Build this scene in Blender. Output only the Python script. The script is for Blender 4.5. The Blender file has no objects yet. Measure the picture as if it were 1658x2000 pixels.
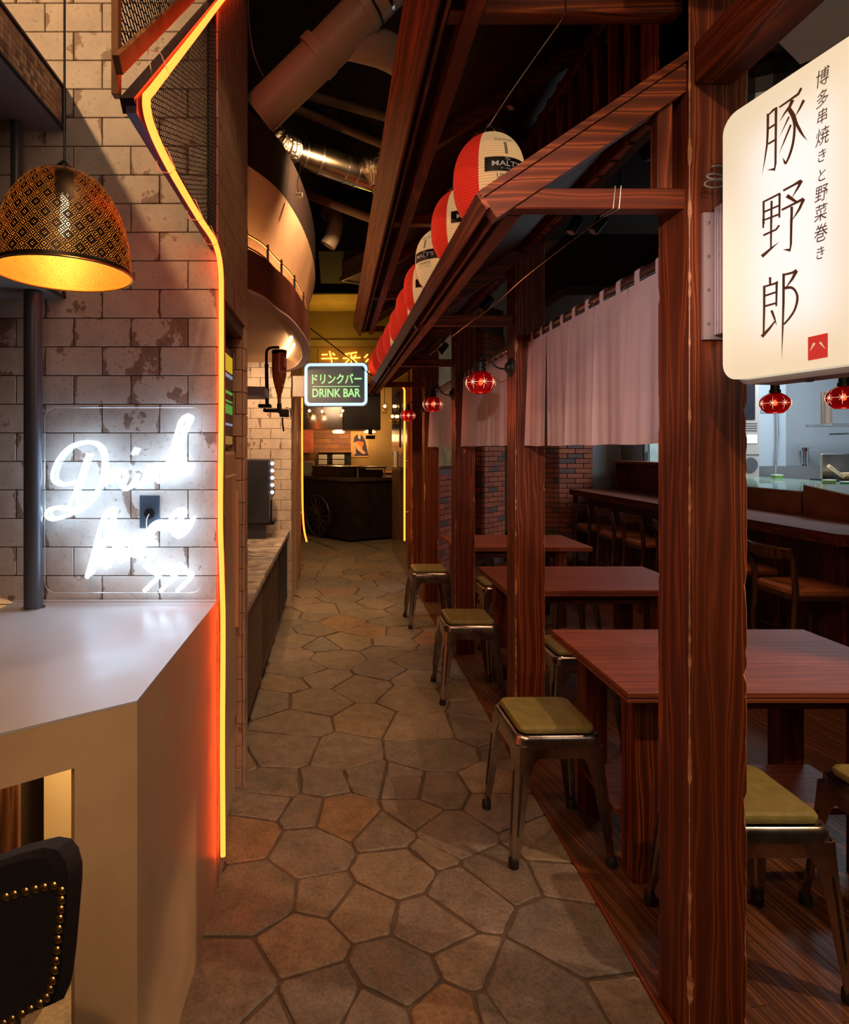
import bpy, bmesh, math, random
from mathutils import Vector, Matrix, noise as mnoise
PI = math.pi
random.seed(7)
SC = bpy.context.scene
COL = SC.collection

# ------------------------------------------------------------------ camera
EYE, FPX, CX, CY = 1.53, 1175.0, 652.0, 877.0
cam = bpy.data.cameras.new('camera')
camo = bpy.data.objects.new('camera', cam)
COL.objects.link(camo)
camo.location = (0, 0, EYE)
camo.rotation_euler = (PI / 2, 0, 0)
cam.sensor_fit = 'HORIZONTAL'
cam.sensor_width = 36.0
cam.lens = FPX / 1658.0 * 36.0
cam.shift_x = (829.0 - CX) / 1658.0
cam.shift_y = -(1000.0 - CY) / 1658.0
cam.clip_start = 0.05
SC.camera = camo

# ------------------------------------------------------------------ world, view, lamps
w = bpy.data.worlds.new('world')
SC.world = w
w.use_nodes = True
w.node_tree.nodes['Background'].inputs[0].default_value = (1.0, 0.72, 0.5, 1)
w.node_tree.nodes['Background'].inputs[1].default_value = 0.012
SC.view_settings.view_transform = 'Standard'
SC.view_settings.look = 'None'
SC.view_settings.gamma = 1
SC.view_settings.exposure = 0.0
SC.view_settings.use_curve_mapping = False
SC.cycles.use_denoising = True
SC.cycles.max_bounces = 8
SC.cycles.sample_clamp_indirect = 4.0
SC.cycles.caustics_reflective = False
SC.cycles.caustics_refractive = False


def aim(o, to):
    o.rotation_euler = (Vector(to) - o.location).to_track_quat('-Z', 'Y').to_euler()


def area(name, loc, to, size, watts, col, sy=None, spread=PI):
    l = bpy.data.lights.new(name, 'AREA')
    l.energy = watts
    l.color = col
    l.size = size
    l.spread = spread
    if sy:
        l.shape = 'RECTANGLE'
        l.size_y = sy
    o = bpy.data.objects.new(name, l)
    COL.objects.link(o)
    o.location = loc
    aim(o, to)
    return o


def spot(name, loc, to, watts, col, ang=60, blend=0.35, r=0.03):
    l = bpy.data.lights.new(name, 'SPOT')
    l.energy = watts
    l.color = col
    l.spot_size = math.radians(ang)
    l.spot_blend = blend
    l.shadow_soft_size = r
    o = bpy.data.objects.new(name, l)
    COL.objects.link(o)
    o.location = loc
    aim(o, to)
    return o


def point(name, loc, watts, col, r=0.03):
    l = bpy.data.lights.new(name, 'POINT')
    l.energy = watts
    l.color = col
    l.shadow_soft_size = r
    o = bpy.data.objects.new(name, l)
    COL.objects.link(o)
    o.location = loc
    return o


WARM = (1.0, 0.56, 0.25)
WARM2 = (1.0, 0.66, 0.38)
AMBER = (1.0, 0.46, 0.12)
COOL = (0.80, 0.90, 1.0)
# soft fill added behind and above the photographer, then the counter spots
area('hall_fill', (0.1, -0.6, 3.1), (0.1, 1.6, 0.6), 1.6, 17, (1.0, 0.68, 0.46))
spot('counter_spot', (-1.35, 0.75, 3.5), (-0.95, 2.1, 2.4), 85, (1.0, 0.60, 0.28), 85, 0.6)
spot('counter_front_spot', (-0.1, -0.4, 3.0), (-0.45, 1.3, 0.75), 75, (1.0, 0.56, 0.26), 46, 0.6)
# corridor track spots
spot('corridor_spot_near', (-0.15, 0.9, 3.3), (0.45, 2.3, 0.0), 30, WARM, 62, 0.35)
spot('corridor_spot_a', (0.2, 2.3, 3.3), (0.35, 3.4, 0.0), 60, WARM, 60, 0.4)
spot('corridor_spot_b', (0.1, 4.2, 3.3), (0.1, 4.6, 0.0), 85, WARM, 62, 0.5)
spot('corridor_spot_c', (0.1, 6.3, 3.0), (0.2, 6.9, 0.0), 70, WARM, 66, 0.5)
spot('pier_wash', (0.3, 2.0, 3.4), (-0.4, 2.5, 1.9), 9, WARM, 60, 0.6)
# drink bar alcove
spot('alcove_spot', (-0.55, 4.9, 2.26), (-0.6, 5.75, 1.3), 70, (1.0, .60, .30), 130, 0.5)
spot('fascia_spot', (0.2, 3.3, 3.3), (-0.3, 4.1, 2.65), 110, (1.0, 0.60, 0.30), 110, 0.7)
point('soffit_fill', (1.75, 0.5, 2.15), 9, (1.0, 0.92, 0.78), 0.1)  # unseen fill added to brighten the pale soffit panel
# restaurant under the timber frame
spot('table_spot_a', (1.75, 1.75, 3.0), (1.75, 2.5, 0.7), 36, (1.0, 0.56, 0.36), 70, 0.4)
spot('table_spot_b', (1.55, 3.1, 3.0), (1.6, 3.9, 0.7), 44, (1.0, 0.50, 0.28), 70, 0.4)
spot('table_spot_c', (1.5, 4.7, 3.0), (1.5, 5.5, 0.7), 42, (1.0, 0.46, 0.24), 70, 0.4)
spot('noren_fill', (-0.25, -0.2, 2.25), (1.0, 2.45, 1.8), 160, (1.0, 0.74, 0.74), 26, 0.6)  # fill added beside the camera to brighten the curtains, no known lamp
spot('post_spot', (0.35, -0.35, 2.9), (1.0, 1.55, 1.5), 60, (1.0, 0.60, 0.36), 75, 0.6)
spot('floor_patch_spot', (2.6, 1.2, 2.65), (1.0, 1.8, 0.0), 140, (1.0, 0.64, 0.38), 48, 0.25)
spot('brick_spot', (0.75, 5.9, 2.6), (1.9, 7.6, 1.0), 85, (1.0, 0.55, 0.3), 60, 0.5)
area('counter_wash', (3.0, 4.6, 2.9), (3.6, 5.0, 0.8), 1.2, 6, (1.0, 0.50, 0.30))
area('kitchen_light', (5.2, 6.4, 2.95), (5.0, 7.2, 1.0), 1.6, 105, COOL)
# room at the end of the passage
area('far_room_light', (0.3, 11.0, 2.95), (0.4, 11.4, 0), 1.0, 110, (1.0, 0.60, 0.2))
point('bulkhead_fill', (0.0, 8.75, 3.0), 12, (1.0, 0.62, 0.10), 0.1)  # added fill that strengthens the yellow neon's glow on the bulkhead
spot('far_floor_spot', (0.2, 8.5, 2.6), (0.2, 9.0, 0), 60, (1.0, 0.58, 0.25), 90, 0.5)


# ------------------------------------------------------------------ geometry helpers
def P(px, py, d):
    return Vector(((px - CX) * d / FPX, d, EYE - (py - CY) * d / FPX))


class MB:
    def __init__(self):
        self.v, self.f, self.m = [], [], []

    def add(self, vs, fs, mi=0):
        b = len(self.v)
        self.v += [tuple(v) for v in vs]
        self.f += [tuple(i + b for i in f) for f in fs]
        self.m += [mi] * len(fs)
        return self

    def box(self, x0, x1, y0, y1, z0, z1, mi=0, M=None):
        vs = [(x, y, z) for z in (z0, z1) for y in (y0, y1) for x in (x0, x1)]
        if M:
            vs = [M @ Vector(v) for v in vs]
        return self.add(vs, [(0, 2, 3, 1), (4, 5, 7, 6), (0, 1, 5, 4), (2, 6, 7, 3), (0, 4, 6, 2), (1, 3, 7, 5)], mi)

    def cbox(self, x0, x1, y0, y1, z0, z1, c=0.004, mi=0, M=None):
        bm = bmesh.new()
        bmesh.ops.create_cube(bm, size=1)
        for v in bm.verts:
            v.co = Vector((x0 + (v.co.x + .5) * (x1 - x0), y0 + (v.co.y + .5) * (y1 - y0), z0 + (v.co.z + .5) * (z1 - z0)))
        c = min(c, (x1 - x0) * .45, (y1 - y0) * .45, (z1 - z0) * .45)
        bmesh.ops.bevel(bm, geom=bm.edges[:], offset=c, segments=1 if c < .006 else 2, profile=.5, affect='EDGES')
        vs = [(M @ v.co) if M else v.co.copy() for v in bm.verts]
        bm.verts.index_update()
        fs = [[v.index for v in f.verts] for f in bm.faces]
        bm.free()
        return self.add(vs, fs, mi)

    def prism(self, pts, z0, z1, mi=0, f=None):
        """pts (x,y) counter-clockwise, or mapped by f(x,y,z)"""
        n = len(pts)
        vs = [(x, y, z0) for x, y in pts] + [(x, y, z1) for x, y in pts]
        if f:
            vs = [f(*v) for v in vs]
        fs = [tuple(range(n))[::-1], tuple(range(n, 2 * n))] + [(i, (i + 1) % n, n + (i + 1) % n, n + i) for i in range(n)]
        return self.add(vs, fs, mi)

    def tube(self, path, r, seg=8, mi=0, closed=False, caps=True):
        path = [Vector(p) for p in path]
        n = len(path)
        rs = r if isinstance(r, (list, tuple)) else [r] * n
        b = len(self.v)
        prev = None
        for i, p in enumerate(path):
            if closed:
                t = path[(i + 1) % n] - path[i - 1]
            else:
                t = path[min(i + 1, n - 1)] - path[max(i - 1, 0)]
            t.normalize()
            if prev is None:
                a = Vector((0, 0, 1)) if abs(t.z) < .9 else Vector((1, 0, 0))
                u = t.cross(a).normalized()
            else:
                u = (prev - t * prev.dot(t)).normalized()
            prev = u
            v = t.cross(u)
            for k in range(seg):
                a = 2 * PI * k / seg
                self.v.append(tuple(p + (u * math.cos(a) + v * math.sin(a)) * rs[i]))
        m = n if closed else n - 1
        for i in range(m):
            for k in range(seg):
                a0 = b + i * seg + k
                a1 = b + i * seg + (k + 1) % seg
                j = (i + 1) % n
                self.f.append((a0, a1, b + j * seg + (k + 1) % seg, b + j * seg + k))
                self.m.append(mi)
        if caps and not closed:
            self.f.append(tuple(b + k for k in range(seg))[::-1])
            self.f.append(tuple(b + (n - 1) * seg + k for k in range(seg)))
            self.m += [mi, mi]
        return self

    def lathe(self, prof, c=(0, 0, 0), seg=24, mi=0, M=None, cap=True):
        b = len(self.v)
        c = Vector(c)
        for r, z in prof:
            for k in range(seg):
                a = 2 * PI * k / seg
                v = Vector((r * math.cos(a), r * math.sin(a), z))
                if M:
                    v = M @ v
                self.v.append(tuple(c + v))
        for i in range(len(prof) - 1):
            for k in range(seg):
                self.f.append((b + i * seg + k, b + i * seg + (k + 1) % seg, b + (i + 1) * seg + (k + 1) % seg, b + (i + 1) * seg + k))
                self.m.append(mi)
        if cap:
            if prof[0][0] > 1e-5:
                self.f.append(tuple(b + k for k in range(seg))[::-1])
                self.m.append(mi)
            if prof[-1][0] > 1e-5:
                self.f.append(tuple(b + (len(prof) - 1) * seg + k for k in range(seg)))
                self.m.append(mi)
        return self

    def sheet(self, rows, mi=0, closed=False):
        b = len(self.v)
        n = len(rows[0])
        for r in rows:
            self.v += [tuple(p) for p in r]
        for i in range(len(rows) - 1):
            for k in range(n if closed else n - 1):
                k2 = (k + 1) % n
                self.f.append((b + i * n + k, b + i * n + k2, b + (i + 1) * n + k2, b + (i + 1) * n + k))
                self.m.append(mi)
        return self

    def loft(self, secs, mi=0):
        """closed sections, capped"""
        self.sheet(secs, mi, closed=True)
        n = len(secs[0])
        e = len(self.v)
        s = e - n * len(secs)
        self.f.append(tuple(s + k for k in range(n))[::-1])
        self.f.append(tuple(e - n + k for k in range(n)))
        self.m += [mi, mi]
        return self

    def mesh(self, name, mats, smooth=False):
        me = bpy.data.meshes.new(name)
        me.from_pydata(self.v, [], self.f)
        if not isinstance(mats, (list, tuple)):
            mats = [mats]
        for m in mats:
            me.materials.append(m)
        if len(mats) > 1:
            me.polygons.foreach_set('material_index', self.m)
        bm = bmesh.new()
        bm.from_mesh(me)
        bmesh.ops.recalc_face_normals(bm, faces=bm.faces)
        bm.to_mesh(me)
        bm.free()
        if smooth:
            me.polygons.foreach_set('use_smooth', [True] * len(me.polygons))
            me.set_sharp_from_angle(angle=math.radians(38))
        me.update()
        return me

    def build(self, name, mats, parent=None, smooth=False, loc=None, rz=0):
        """with loc, vertices are world and become local to loc"""
        me = self.mesh(name, mats, smooth)
        return place(name, me, parent, loc, rz)


def place(name, me, parent=None, loc=None, rz=0):
    o = bpy.data.objects.new(name, me)
    COL.objects.link(o)
    if parent:
        o.parent = parent
    if loc is not None:
        o.location = loc
    if rz:
        o.rotation_euler = (0, 0, rz)
    return o


def tag(o, label=None, cat=None, group=None, kind=None):
    if label:
        o['label'] = label
    if cat:
        o['category'] = cat
    if group:
        o['group'] = group
    if kind:
        o['kind'] = kind
    return o


def thing(name, label, cat, loc=(0, 0, 0), rz=0, group=None):
    o = bpy.data.objects.new(name, None)
    o.empty_display_size = .05
    COL.objects.link(o)
    o.location = loc
    o.rotation_euler = (0, 0, rz)
    return tag(o, label, cat, group)


def struct(name, loc=(0, 0, 0)):
    o = bpy.data.objects.new(name, None)
    COL.objects.link(o)
    o.location = loc
    o['kind'] = 'structure'
    return o


def copy_tree(o, parent=None):
    c = o.copy()
    COL.objects.link(c)
    c.parent = parent
    for ch in KIDS(o):
        copy_tree(ch, c)
    return c


def KIDS(o):
    return [c for c in list(COL.objects) if c.parent == o]


def clipconv(poly, n, c):
    """keep the part of poly where n.p <= c"""
    out = []
    for i in range(len(poly)):
        a, b = poly[i], poly[(i + 1) % len(poly)]
        da, db = n[0] * a[0] + n[1] * a[1] - c, n[0] * b[0] + n[1] * b[1] - c
        if da <= 0:
            out.append(a)
        if (da < 0 < db) or (db < 0 < da):
            t = da / (da - db)
            out.append((a[0] + (b[0] - a[0]) * t, a[1] + (b[1] - a[1]) * t))
    return out


def cliprect(poly, x0, x1, y0, y1):
    for n, c in (((-1, 0), -x0), ((1, 0), x1), ((0, -1), -y0), ((0, 1), y1)):
        poly = clipconv(poly, n, c)
        if len(poly) < 3:
            return []
    return poly


def smoothpath(pts, k=6, closed=False):
    pts = [Vector(p) for p in pts]
    n = len(pts)
    out = []
    rng = n if closed else n - 1
    for i in range(rng):
        if closed:
            p0, p1, p2, p3 = pts[i - 1], pts[i], pts[(i + 1) % n], pts[(i + 2) % n]
        else:
            p0, p1, p2, p3 = pts[max(i - 1, 0)], pts[i], pts[i + 1], pts[min(i + 2, n - 1)]
        for j in range(k):
            t = j / k
            out.append(.5 * ((2 * p1) + (p2 - p0) * t + (2 * p0 - 5 * p1 + 4 * p2 - p3) * t * t + (3 * p1 - p0 - 3 * p2 + p3) * t ** 3))
    if not closed:
        out.append(pts[-1])
    return out


def rrect(x0, x1, y0, y1, r, k=5):
    out = []
    for cx, cy, a0 in ((x1 - r, y0 + r, -PI / 2), (x1 - r, y1 - r, 0), (x0 + r, y1 - r, PI / 2), (x0 + r, y0 + r, PI)):
        for i in range(k + 1):
            a = a0 + PI / 2 * i / k
            out.append((cx + r * math.cos(a), cy + r * math.sin(a)))
    return out


def stroke2d(pts, ws, k=1):
    """ribbon polygons (quads) of varying width through 2-D points"""
    if k > 1:
        n = len(pts)
        sp = smoothpath([(p[0], p[1], w) for p, w in zip(pts, ws)], k)
        pts = [(p.x, p.y) for p in sp]
        ws = [p.z for p in sp]
    L, R = [], []
    for i, p in enumerate(pts):
        a = pts[max(i - 1, 0)]
        b = pts[min(i + 1, len(pts) - 1)]
        tx, ty = b[0] - a[0], b[1] - a[1]
        l = math.hypot(tx, ty) or 1
        nx, ny = -ty / l * ws[i] / 2, tx / l * ws[i] / 2
        L.append((p[0] + nx, p[1] + ny))
        R.append((p[0] - nx, p[1] - ny))
    return [(L[i], L[i + 1], R[i + 1], R[i]) for i in range(len(pts) - 1)]


def text2d(s, size=1.0, shear=0.0, fat=0.0, sx=1.0, spacing=1.0):
    cu = bpy.data.curves.new('text', 'FONT')
    cu.body = s
    cu.size = size
    cu.shear = shear
    cu.offset = fat
    cu.resolution_u = 3
    cu.space_character = spacing
    cu.align_x = 'CENTER'
    cu.align_y = 'CENTER'
    o = bpy.data.objects.new('text', cu)
    COL.objects.link(o)
    dg = bpy.context.evaluated_depsgraph_get()
    me = bpy.data.meshes.new_from_object(o.evaluated_get(dg))
    vs = [(v.co.x * sx, v.co.y) for v in me.vertices]
    fs = [tuple(p.vertices) for p in me.polygons]
    bpy.data.objects.remove(o)
    bpy.data.curves.remove(cu)
    bpy.data.meshes.remove(me)
    return vs, fs


# ------------------------------------------------------------------ materials
def newmat(name):
    m = bpy.data.materials.new(name)
    m.use_nodes = True
    nt = m.node_tree
    return m, nt, nt.nodes, nt.links, nt.nodes['Principled BSDF']


def N(ns, t, **kw):
    n = ns.new(t)
    for k, v in kw.items():
        setattr(n, k, v)
    return n


def setin(n, **kw):
    for k, v in kw.items():
        n.inputs[k.replace('_', ' ')].default_value = v
    return n


def math_n(ns, ln, op, a, b=None, c=None):
    n = ns.new('ShaderNodeMath')
    n.operation = op
    for i, x in enumerate((a, b, c)):
        if x is None:
            continue
        if isinstance(x, (int, float)):
            n.inputs[i].default_value = x
        else:
            ln.new(x, n.inputs[i])
    return n.outputs[0]


def ramp(ns, ln, fac, stops):
    r = ns.new('ShaderNodeValToRGB')
    e = r.color_ramp.elements
    while len(e) < len(stops):
        e.new(.5)
    for i, (p, c) in enumerate(stops):
        e[i].position = p
        e[i].color = (*c, 1) if len(c) == 3 else c
    ln.new(fac, r.inputs[0])
    return r.outputs[0]


def mixc(ns, ln, fac, a, b, mode='MIX'):
    n = ns.new('ShaderNodeMix')
    n.data_type = 'RGBA'
    n.blend_type = mode
    for i, x in ((0, fac), (6, a), (7, b)):
        if isinstance(x, (int, float)):
            n.inputs[i].default_value = x
        elif isinstance(x, tuple):
            n.inputs[i].default_value = (*x, 1)
        else:
            ln.new(x, n.inputs[i])
    return n.outputs[2]


def plain(name, col, rough=.5, metal=0.0, spec=.5, bump=0.0, bscale=40, var=0.0, vscale=6, coat=0.0, trans=0.0, ior=1.45):
    m, nt, ns, ln, b = newmat(name)
    b.inputs['Base Color'].default_value = (*col, 1)
    b.inputs['Roughness'].default_value = rough
    b.inputs['Metallic'].default_value = metal
    b.inputs['Specular IOR Level'].default_value = spec
    b.inputs['Coat Weight'].default_value = coat
    b.inputs['Transmission Weight'].default_value = trans
    b.inputs['IOR'].default_value = ior
    tc = N(ns, 'ShaderNodeTexCoord')
    if var:
        n = setin(N(ns, 'ShaderNodeTexNoise'), Scale=vscale, Detail=5.0)
        ln.new(tc.outputs['Object'], n.inputs['Vector'])
        lo = tuple(c * (1 - var) for c in col)
        hi = tuple(min(1, c * (1 + var)) for c in col)
        ln.new(ramp(ns, ln, n.outputs[0], [(.3, lo), (.7, hi)]), b.inputs['Base Color'])
        rr = ramp(ns, ln, n.outputs[0], [(.3, (rough * .8,) * 3), (.7, (min(1, rough * 1.25),) * 3)])
        ln.new(rr, b.inputs['Roughness'])
    if bump:
        n = setin(N(ns, 'ShaderNodeTexNoise'), Scale=bscale, Detail=4.0)
        ln.new(tc.outputs['Object'], n.inputs['Vector'])
        bp = setin(N(ns, 'ShaderNodeBump'), Strength=bump, Distance=.01)
        ln.new(n.outputs[0], bp.inputs['Height'])
        ln.new(bp.outputs[0], b.inputs['Normal'])
    return m


def emit(name, col, s, base=(.02, .02, .02)):
    m, nt, ns, ln, b = newmat(name)
    b.inputs['Base Color'].default_value = (*base, 1)
    b.inputs['Emission Color'].default_value = (*col, 1)
    b.inputs['Emission Strength'].default_value = s
    return m


def wood(name, axis, dark, mid, light, scale=9.0, dist=7.0, squash=.10, rough=.52, bump=.35, coat=.0, off=(.31, .17, .23), worn=None):
    """ring grain around the given axis, per-object offset"""
    m, nt, ns, ln, b = newmat(name)
    tc = N(ns, 'ShaderNodeTexCoord')
    oi = N(ns, 'ShaderNodeObjectInfo')
    mp = N(ns, 'ShaderNodeMapping')
    s = [1, 1, 1]
    s['XYZ'.index(axis)] = squash
    mp.inputs['Scale'].default_value = s
    mp.inputs['Location'].default_value = off
    ln.new(tc.outputs['Object'], mp.inputs['Vector'])
    va = N(ns, 'ShaderNodeVectorMath', operation='SCALE')
    ln.new(oi.outputs['Random'], va.inputs['Scale'])
    va.inputs[0].default_value = (.35, .27, .41)
    vb = N(ns, 'ShaderNodeVectorMath', operation='ADD')
    ln.new(mp.outputs[0], vb.inputs[0])
    ln.new(va.outputs[0], vb.inputs[1])
    wv = setin(N(ns, 'ShaderNodeTexWave', wave_type='RINGS', rings_direction=axis), Scale=scale, Distortion=dist, Detail=2.0, Detail_Scale=1.6, Detail_Roughness=.45)
    ln.new(vb.outputs[0], wv.inputs['Vector'])
    n2 = setin(N(ns, 'ShaderNodeTexNoise'), Scale=7.0, Detail=4.0)
    ln.new(vb.outputs[0], n2.inputs['Vector'])
    mp2 = N(ns, 'ShaderNodeMapping')
    s2 = [1, 1, 1]
    s2['XYZ'.index(axis)] = .03
    mp2.inputs['Scale'].default_value = s2
    ln.new(tc.outputs['Object'], mp2.inputs['Vector'])
    fib = setin(N(ns, 'ShaderNodeTexNoise'), Scale=260.0, Detail=3.0)
    ln.new(mp2.outputs[0], fib.inputs['Vector'])
    c1 = ramp(ns, ln, wv.outputs[0], [(0.0, dark), (.62, mid), (.86, light), (1.0, dark)])
    c2 = mixc(ns, ln, ramp(ns, ln, n2.outputs[0], [(.35, (0,) * 3), (.7, (.75,) * 3)]), c1, tuple(c * .55 for c in mid))
    c3 = mixc(ns, ln, .35, c2, ramp(ns, ln, fib.outputs[0], [(.3, (.25,) * 3), (.7, (1.0,) * 3)]), 'MULTIPLY')
    if worn:
        ge = N(ns, 'ShaderNodeNewGeometry')
        nw = setin(N(ns, 'ShaderNodeTexNoise'), Scale=22.0, Detail=5.0)
        ln.new(tc.outputs['Object'], nw.inputs['Vector'])
        wm = math_n(ns, ln, 'ADD', ge.outputs['Pointiness'], math_n(ns, ln, 'MULTIPLY', nw.outputs[0], .10))
        c3 = mixc(ns, ln, ramp(ns, ln, wm, [(.60, (0,) * 3), (.62, (1,) * 3)]), c3, worn)
    ln.new(c3, b.inputs['Base Color'])
    b.inputs['Roughness'].default_value = rough
    b.inputs['Coat Weight'].default_value = coat
    b.inputs['Coat Roughness'].default_value = .3
    b.inputs['Specular IOR Level'].default_value = .3
    hh = math_n(ns, ln, 'ADD', math_n(ns, ln, 'MULTIPLY', wv.outputs[0], .6), math_n(ns, ln, 'MULTIPLY', fib.outputs[0], .5))
    bp = setin(N(ns, 'ShaderNodeBump'), Strength=bump, Distance=.003)
    ln.new(hh, bp.inputs['Height'])
    ln.new(bp.outputs[0], b.inputs['Normal'])
    return m


def tile_mat(name, base, stain, amount=.5, hl=.1):
    m, nt, ns, ln, b = newmat(name)
    tc = N(ns, 'ShaderNodeTexCoord')
    oi = N(ns, 'ShaderNodeObjectInfo')
    va = N(ns, 'ShaderNodeVectorMath', operation='SCALE')
    ln.new(oi.outputs['Random'], va.inputs['Scale'])
    va.inputs[0].default_value = (13.0, 7.0, 9.0)
    vb = N(ns, 'ShaderNodeVectorMath', operation='ADD')
    ln.new(tc.outputs['Object'], vb.inputs[0])
    ln.new(va.outputs[0], vb.inputs[1])
    n1 = setin(N(ns, 'ShaderNodeTexNoise'), Scale=9.0, Detail=7.0, Roughness=.62)
    ln.new(vb.outputs[0], n1.inputs['Vector'])
    n2 = setin(N(ns, 'ShaderNodeTexNoise'), Scale=70.0, Detail=4.0)
    ln.new(vb.outputs[0], n2.inputs['Vector'])
    # the glaze wears off towards the ends of a tile
    sp = N(ns, 'ShaderNodeSeparateXYZ')
    ln.new(tc.outputs['Object'], sp.inputs[0])
    edge = math_n(ns, ln, 'POWER', math_n(ns, ln, 'DIVIDE', math_n(ns, ln, 'ABSOLUTE', sp.outputs[0]), hl), 6.0)
    e2 = math_n(ns, ln, 'MULTIPLY', edge, .16)
    rnd = math_n(ns, ln, 'MULTIPLY', math_n(ns, ln, 'SUBTRACT', oi.outputs['Random'], .5), .10)
    fac = math_n(ns, ln, 'ADD', math_n(ns, ln, 'ADD', n1.outputs[0], e2), rnd)
    fac = math_n(ns, ln, 'ADD', fac, math_n(ns, ln, 'MULTIPLY', math_n(ns, ln, 'SUBTRACT', n2.outputs[0], .5), .07))
    mask = ramp(ns, ln, fac, [(.60 + .1 * (1 - amount), (0,) * 3), (.635 + .1 * (1 - amount), (1,) * 3)])
    lo = tuple(c * .72 for c in base)
    body = ramp(ns, ln, n1.outputs[0], [(.3, lo), (.62, base)])
    spk = ramp(ns, ln, n2.outputs[0], [(.28, (.55,) * 3), (.42, (1,) * 3)])
    body = mixc(ns, ln, .6, body, spk, 'MULTIPLY')
    st = ramp(ns, ln, n2.outputs[0], [(.3, tuple(c * .6 for c in stain)), (.7, stain)])
    ln.new(mixc(ns, ln, math_n(ns, ln, 'MULTIPLY', mask, .85), body, st), b.inputs['Base Color'])
    b.inputs['Roughness'].default_value = .52
    bp = setin(N(ns, 'ShaderNodeBump'), Strength=.4, Distance=.002)
    ln.new(math_n(ns, ln, 'SUBTRACT', n2.outputs[0], mask), bp.inputs['Height'])
    ln.new(bp.outputs[0], b.inputs['Normal'])
    return m


def random_mat(name, cols, rough=.6, nscale=14, bump=.6, bd=.004, var=.3, spec=.5):
    """colour chosen per object among cols, with mottling"""
    m, nt, ns, ln, b = newmat(name)
    tc = N(ns, 'ShaderNodeTexCoord')
    oi = N(ns, 'ShaderNodeObjectInfo')
    n = len(cols)
    r = ns.new('ShaderNodeValToRGB')
    r.color_ramp.interpolation = 'CONSTANT'
    e = r.color_ramp.elements
    while len(e) < n:
        e.new(.5)
    for i, c in enumerate(cols):
        e[i].position = i / n
        e[i].color = (*c, 1)
    ln.new(oi.outputs['Random'], r.inputs[0])
    va = N(ns, 'ShaderNodeVectorMath', operation='SCALE')
    ln.new(oi.outputs['Random'], va.inputs['Scale'])
    va.inputs[0].default_value = (17.0, 23.0, 9.0)
    vb = N(ns, 'ShaderNodeVectorMath', operation='ADD')
    ln.new(tc.outputs['Object'], vb.inputs[0])
    ln.new(va.outputs[0], vb.inputs[1])
    n1 = setin(N(ns, 'ShaderNodeTexNoise'), Scale=nscale, Detail=8.0, Roughness=.65)
    ln.new(vb.outputs[0], n1.inputs['Vector'])
    n3 = setin(N(ns, 'ShaderNodeTexNoise'), Scale=nscale * .3, Detail=4.0, Distortion=1.5)
    ln.new(vb.outputs[0], n3.inputs['Vector'])
    c = mixc(ns, ln, .75, r.outputs[0], ramp(ns, ln, n1.outputs[0], [(.28, (1 - var,) * 3), (.72, (1 + var * .6,) * 3)]), 'MULTIPLY')
    c = mixc(ns, ln, ramp(ns, ln, n3.outputs[0], [(.5, (0,) * 3), (.75, (.45,) * 3)]), c, cols[-1])
    ln.new(c, b.inputs['Base Color'])
    b.inputs['Roughness'].default_value = rough
    b.inputs['Specular IOR Level'].default_value = spec
    n4 = setin(N(ns, 'ShaderNodeTexNoise'), Scale=nscale * 7, Detail=6.0, Roughness=.7)
    ln.new(vb.outputs[0], n4.inputs['Vector'])
    c = mixc(ns, ln, .7, c, ramp(ns, ln, n4.outputs[0], [(.33, (1 - var * 1.1,) * 3), (.6, (1.12,) * 3)]), 'MULTIPLY')
    ln.new(c, b.inputs['Base Color'])
    bp = setin(N(ns, 'ShaderNodeBump'), Strength=bump, Distance=bd)
    ln.new(math_n(ns, ln, 'ADD', n1.outputs[0], math_n(ns, ln, 'MULTIPLY', n4.outputs[0], .35)), bp.inputs['Height'])
    ln.new(bp.outputs[0], b.inputs['Normal'])
    return m


DK, MD, LT = (.085, .017, .005), (.20, .038, .010), (.42, .095, .018)
WX = wood('red_wood_x', 'X', DK, MD, LT)
WY = wood('red_wood_y', 'Y', DK, MD, LT)
WZ = wood('red_wood_z', 'Z', DK, MD, LT)
TX = wood('table_wood_x', 'X', (.19, .044, .022), (.33, .078, .032), (.38, .10, .042), scale=13, dist=5, squash=.07, rough=.5, bump=.2)
FX = wood('floor_wood', 'Y', (.075, .026, .010), (.15, .055, .020), (.24, .095, .034), scale=9, dist=6, squash=.09, rough=.45, bump=.3)
OAKZ = wood('brown_wood_z', 'Z', (.05, .018, .008), (.12, .045, .018), (.19, .08, .03), scale=12, rough=.4, bump=.15)
CHW = wood('chair_wood', 'Z', (.035, .014, .006), (.10, .04, .014), (.18, .08, .03), scale=14, rough=.35, bump=.12, coat=.2)
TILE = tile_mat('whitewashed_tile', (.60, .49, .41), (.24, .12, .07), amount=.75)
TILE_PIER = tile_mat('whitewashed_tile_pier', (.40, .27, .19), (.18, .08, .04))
GROUT = plain('tile_grout', (.10, .065, .045), .9)
STONE = random_mat('paving_stone', [(.25, .19, .125), (.19, .155, .115), (.22, .17, .12), (.27, .20, .13), (.18, .15, .12), (.23, .18, .14), (.20, .165, .13), (.28, .165, .09)], rough=.48, nscale=13, bump=.8, bd=.010, var=.55)
MORTAR = plain('mortar', (.10, .068, .048), .9, bump=.6, bscale=90, var=.2)
BRICK = random_mat('red_brick', [(.36, .085, .035), (.30, .07, .03), (.40, .10, .04), (.25, .06, .035), (.32, .08, .035), (.10, .065, .05), (.34, .08, .035), (.38, .09, .04)], rough=.65, nscale=30, bump=.4, bd=.002, var=.3)
BRICK_MORTAR = plain('brick_mortar', (.16, .11, .085), .9)
BLACKM = plain('black_metal', (.018, .018, .02), .35, .6)
DARK = plain('dark_paint', (.012, .009, .008), .8)
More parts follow.
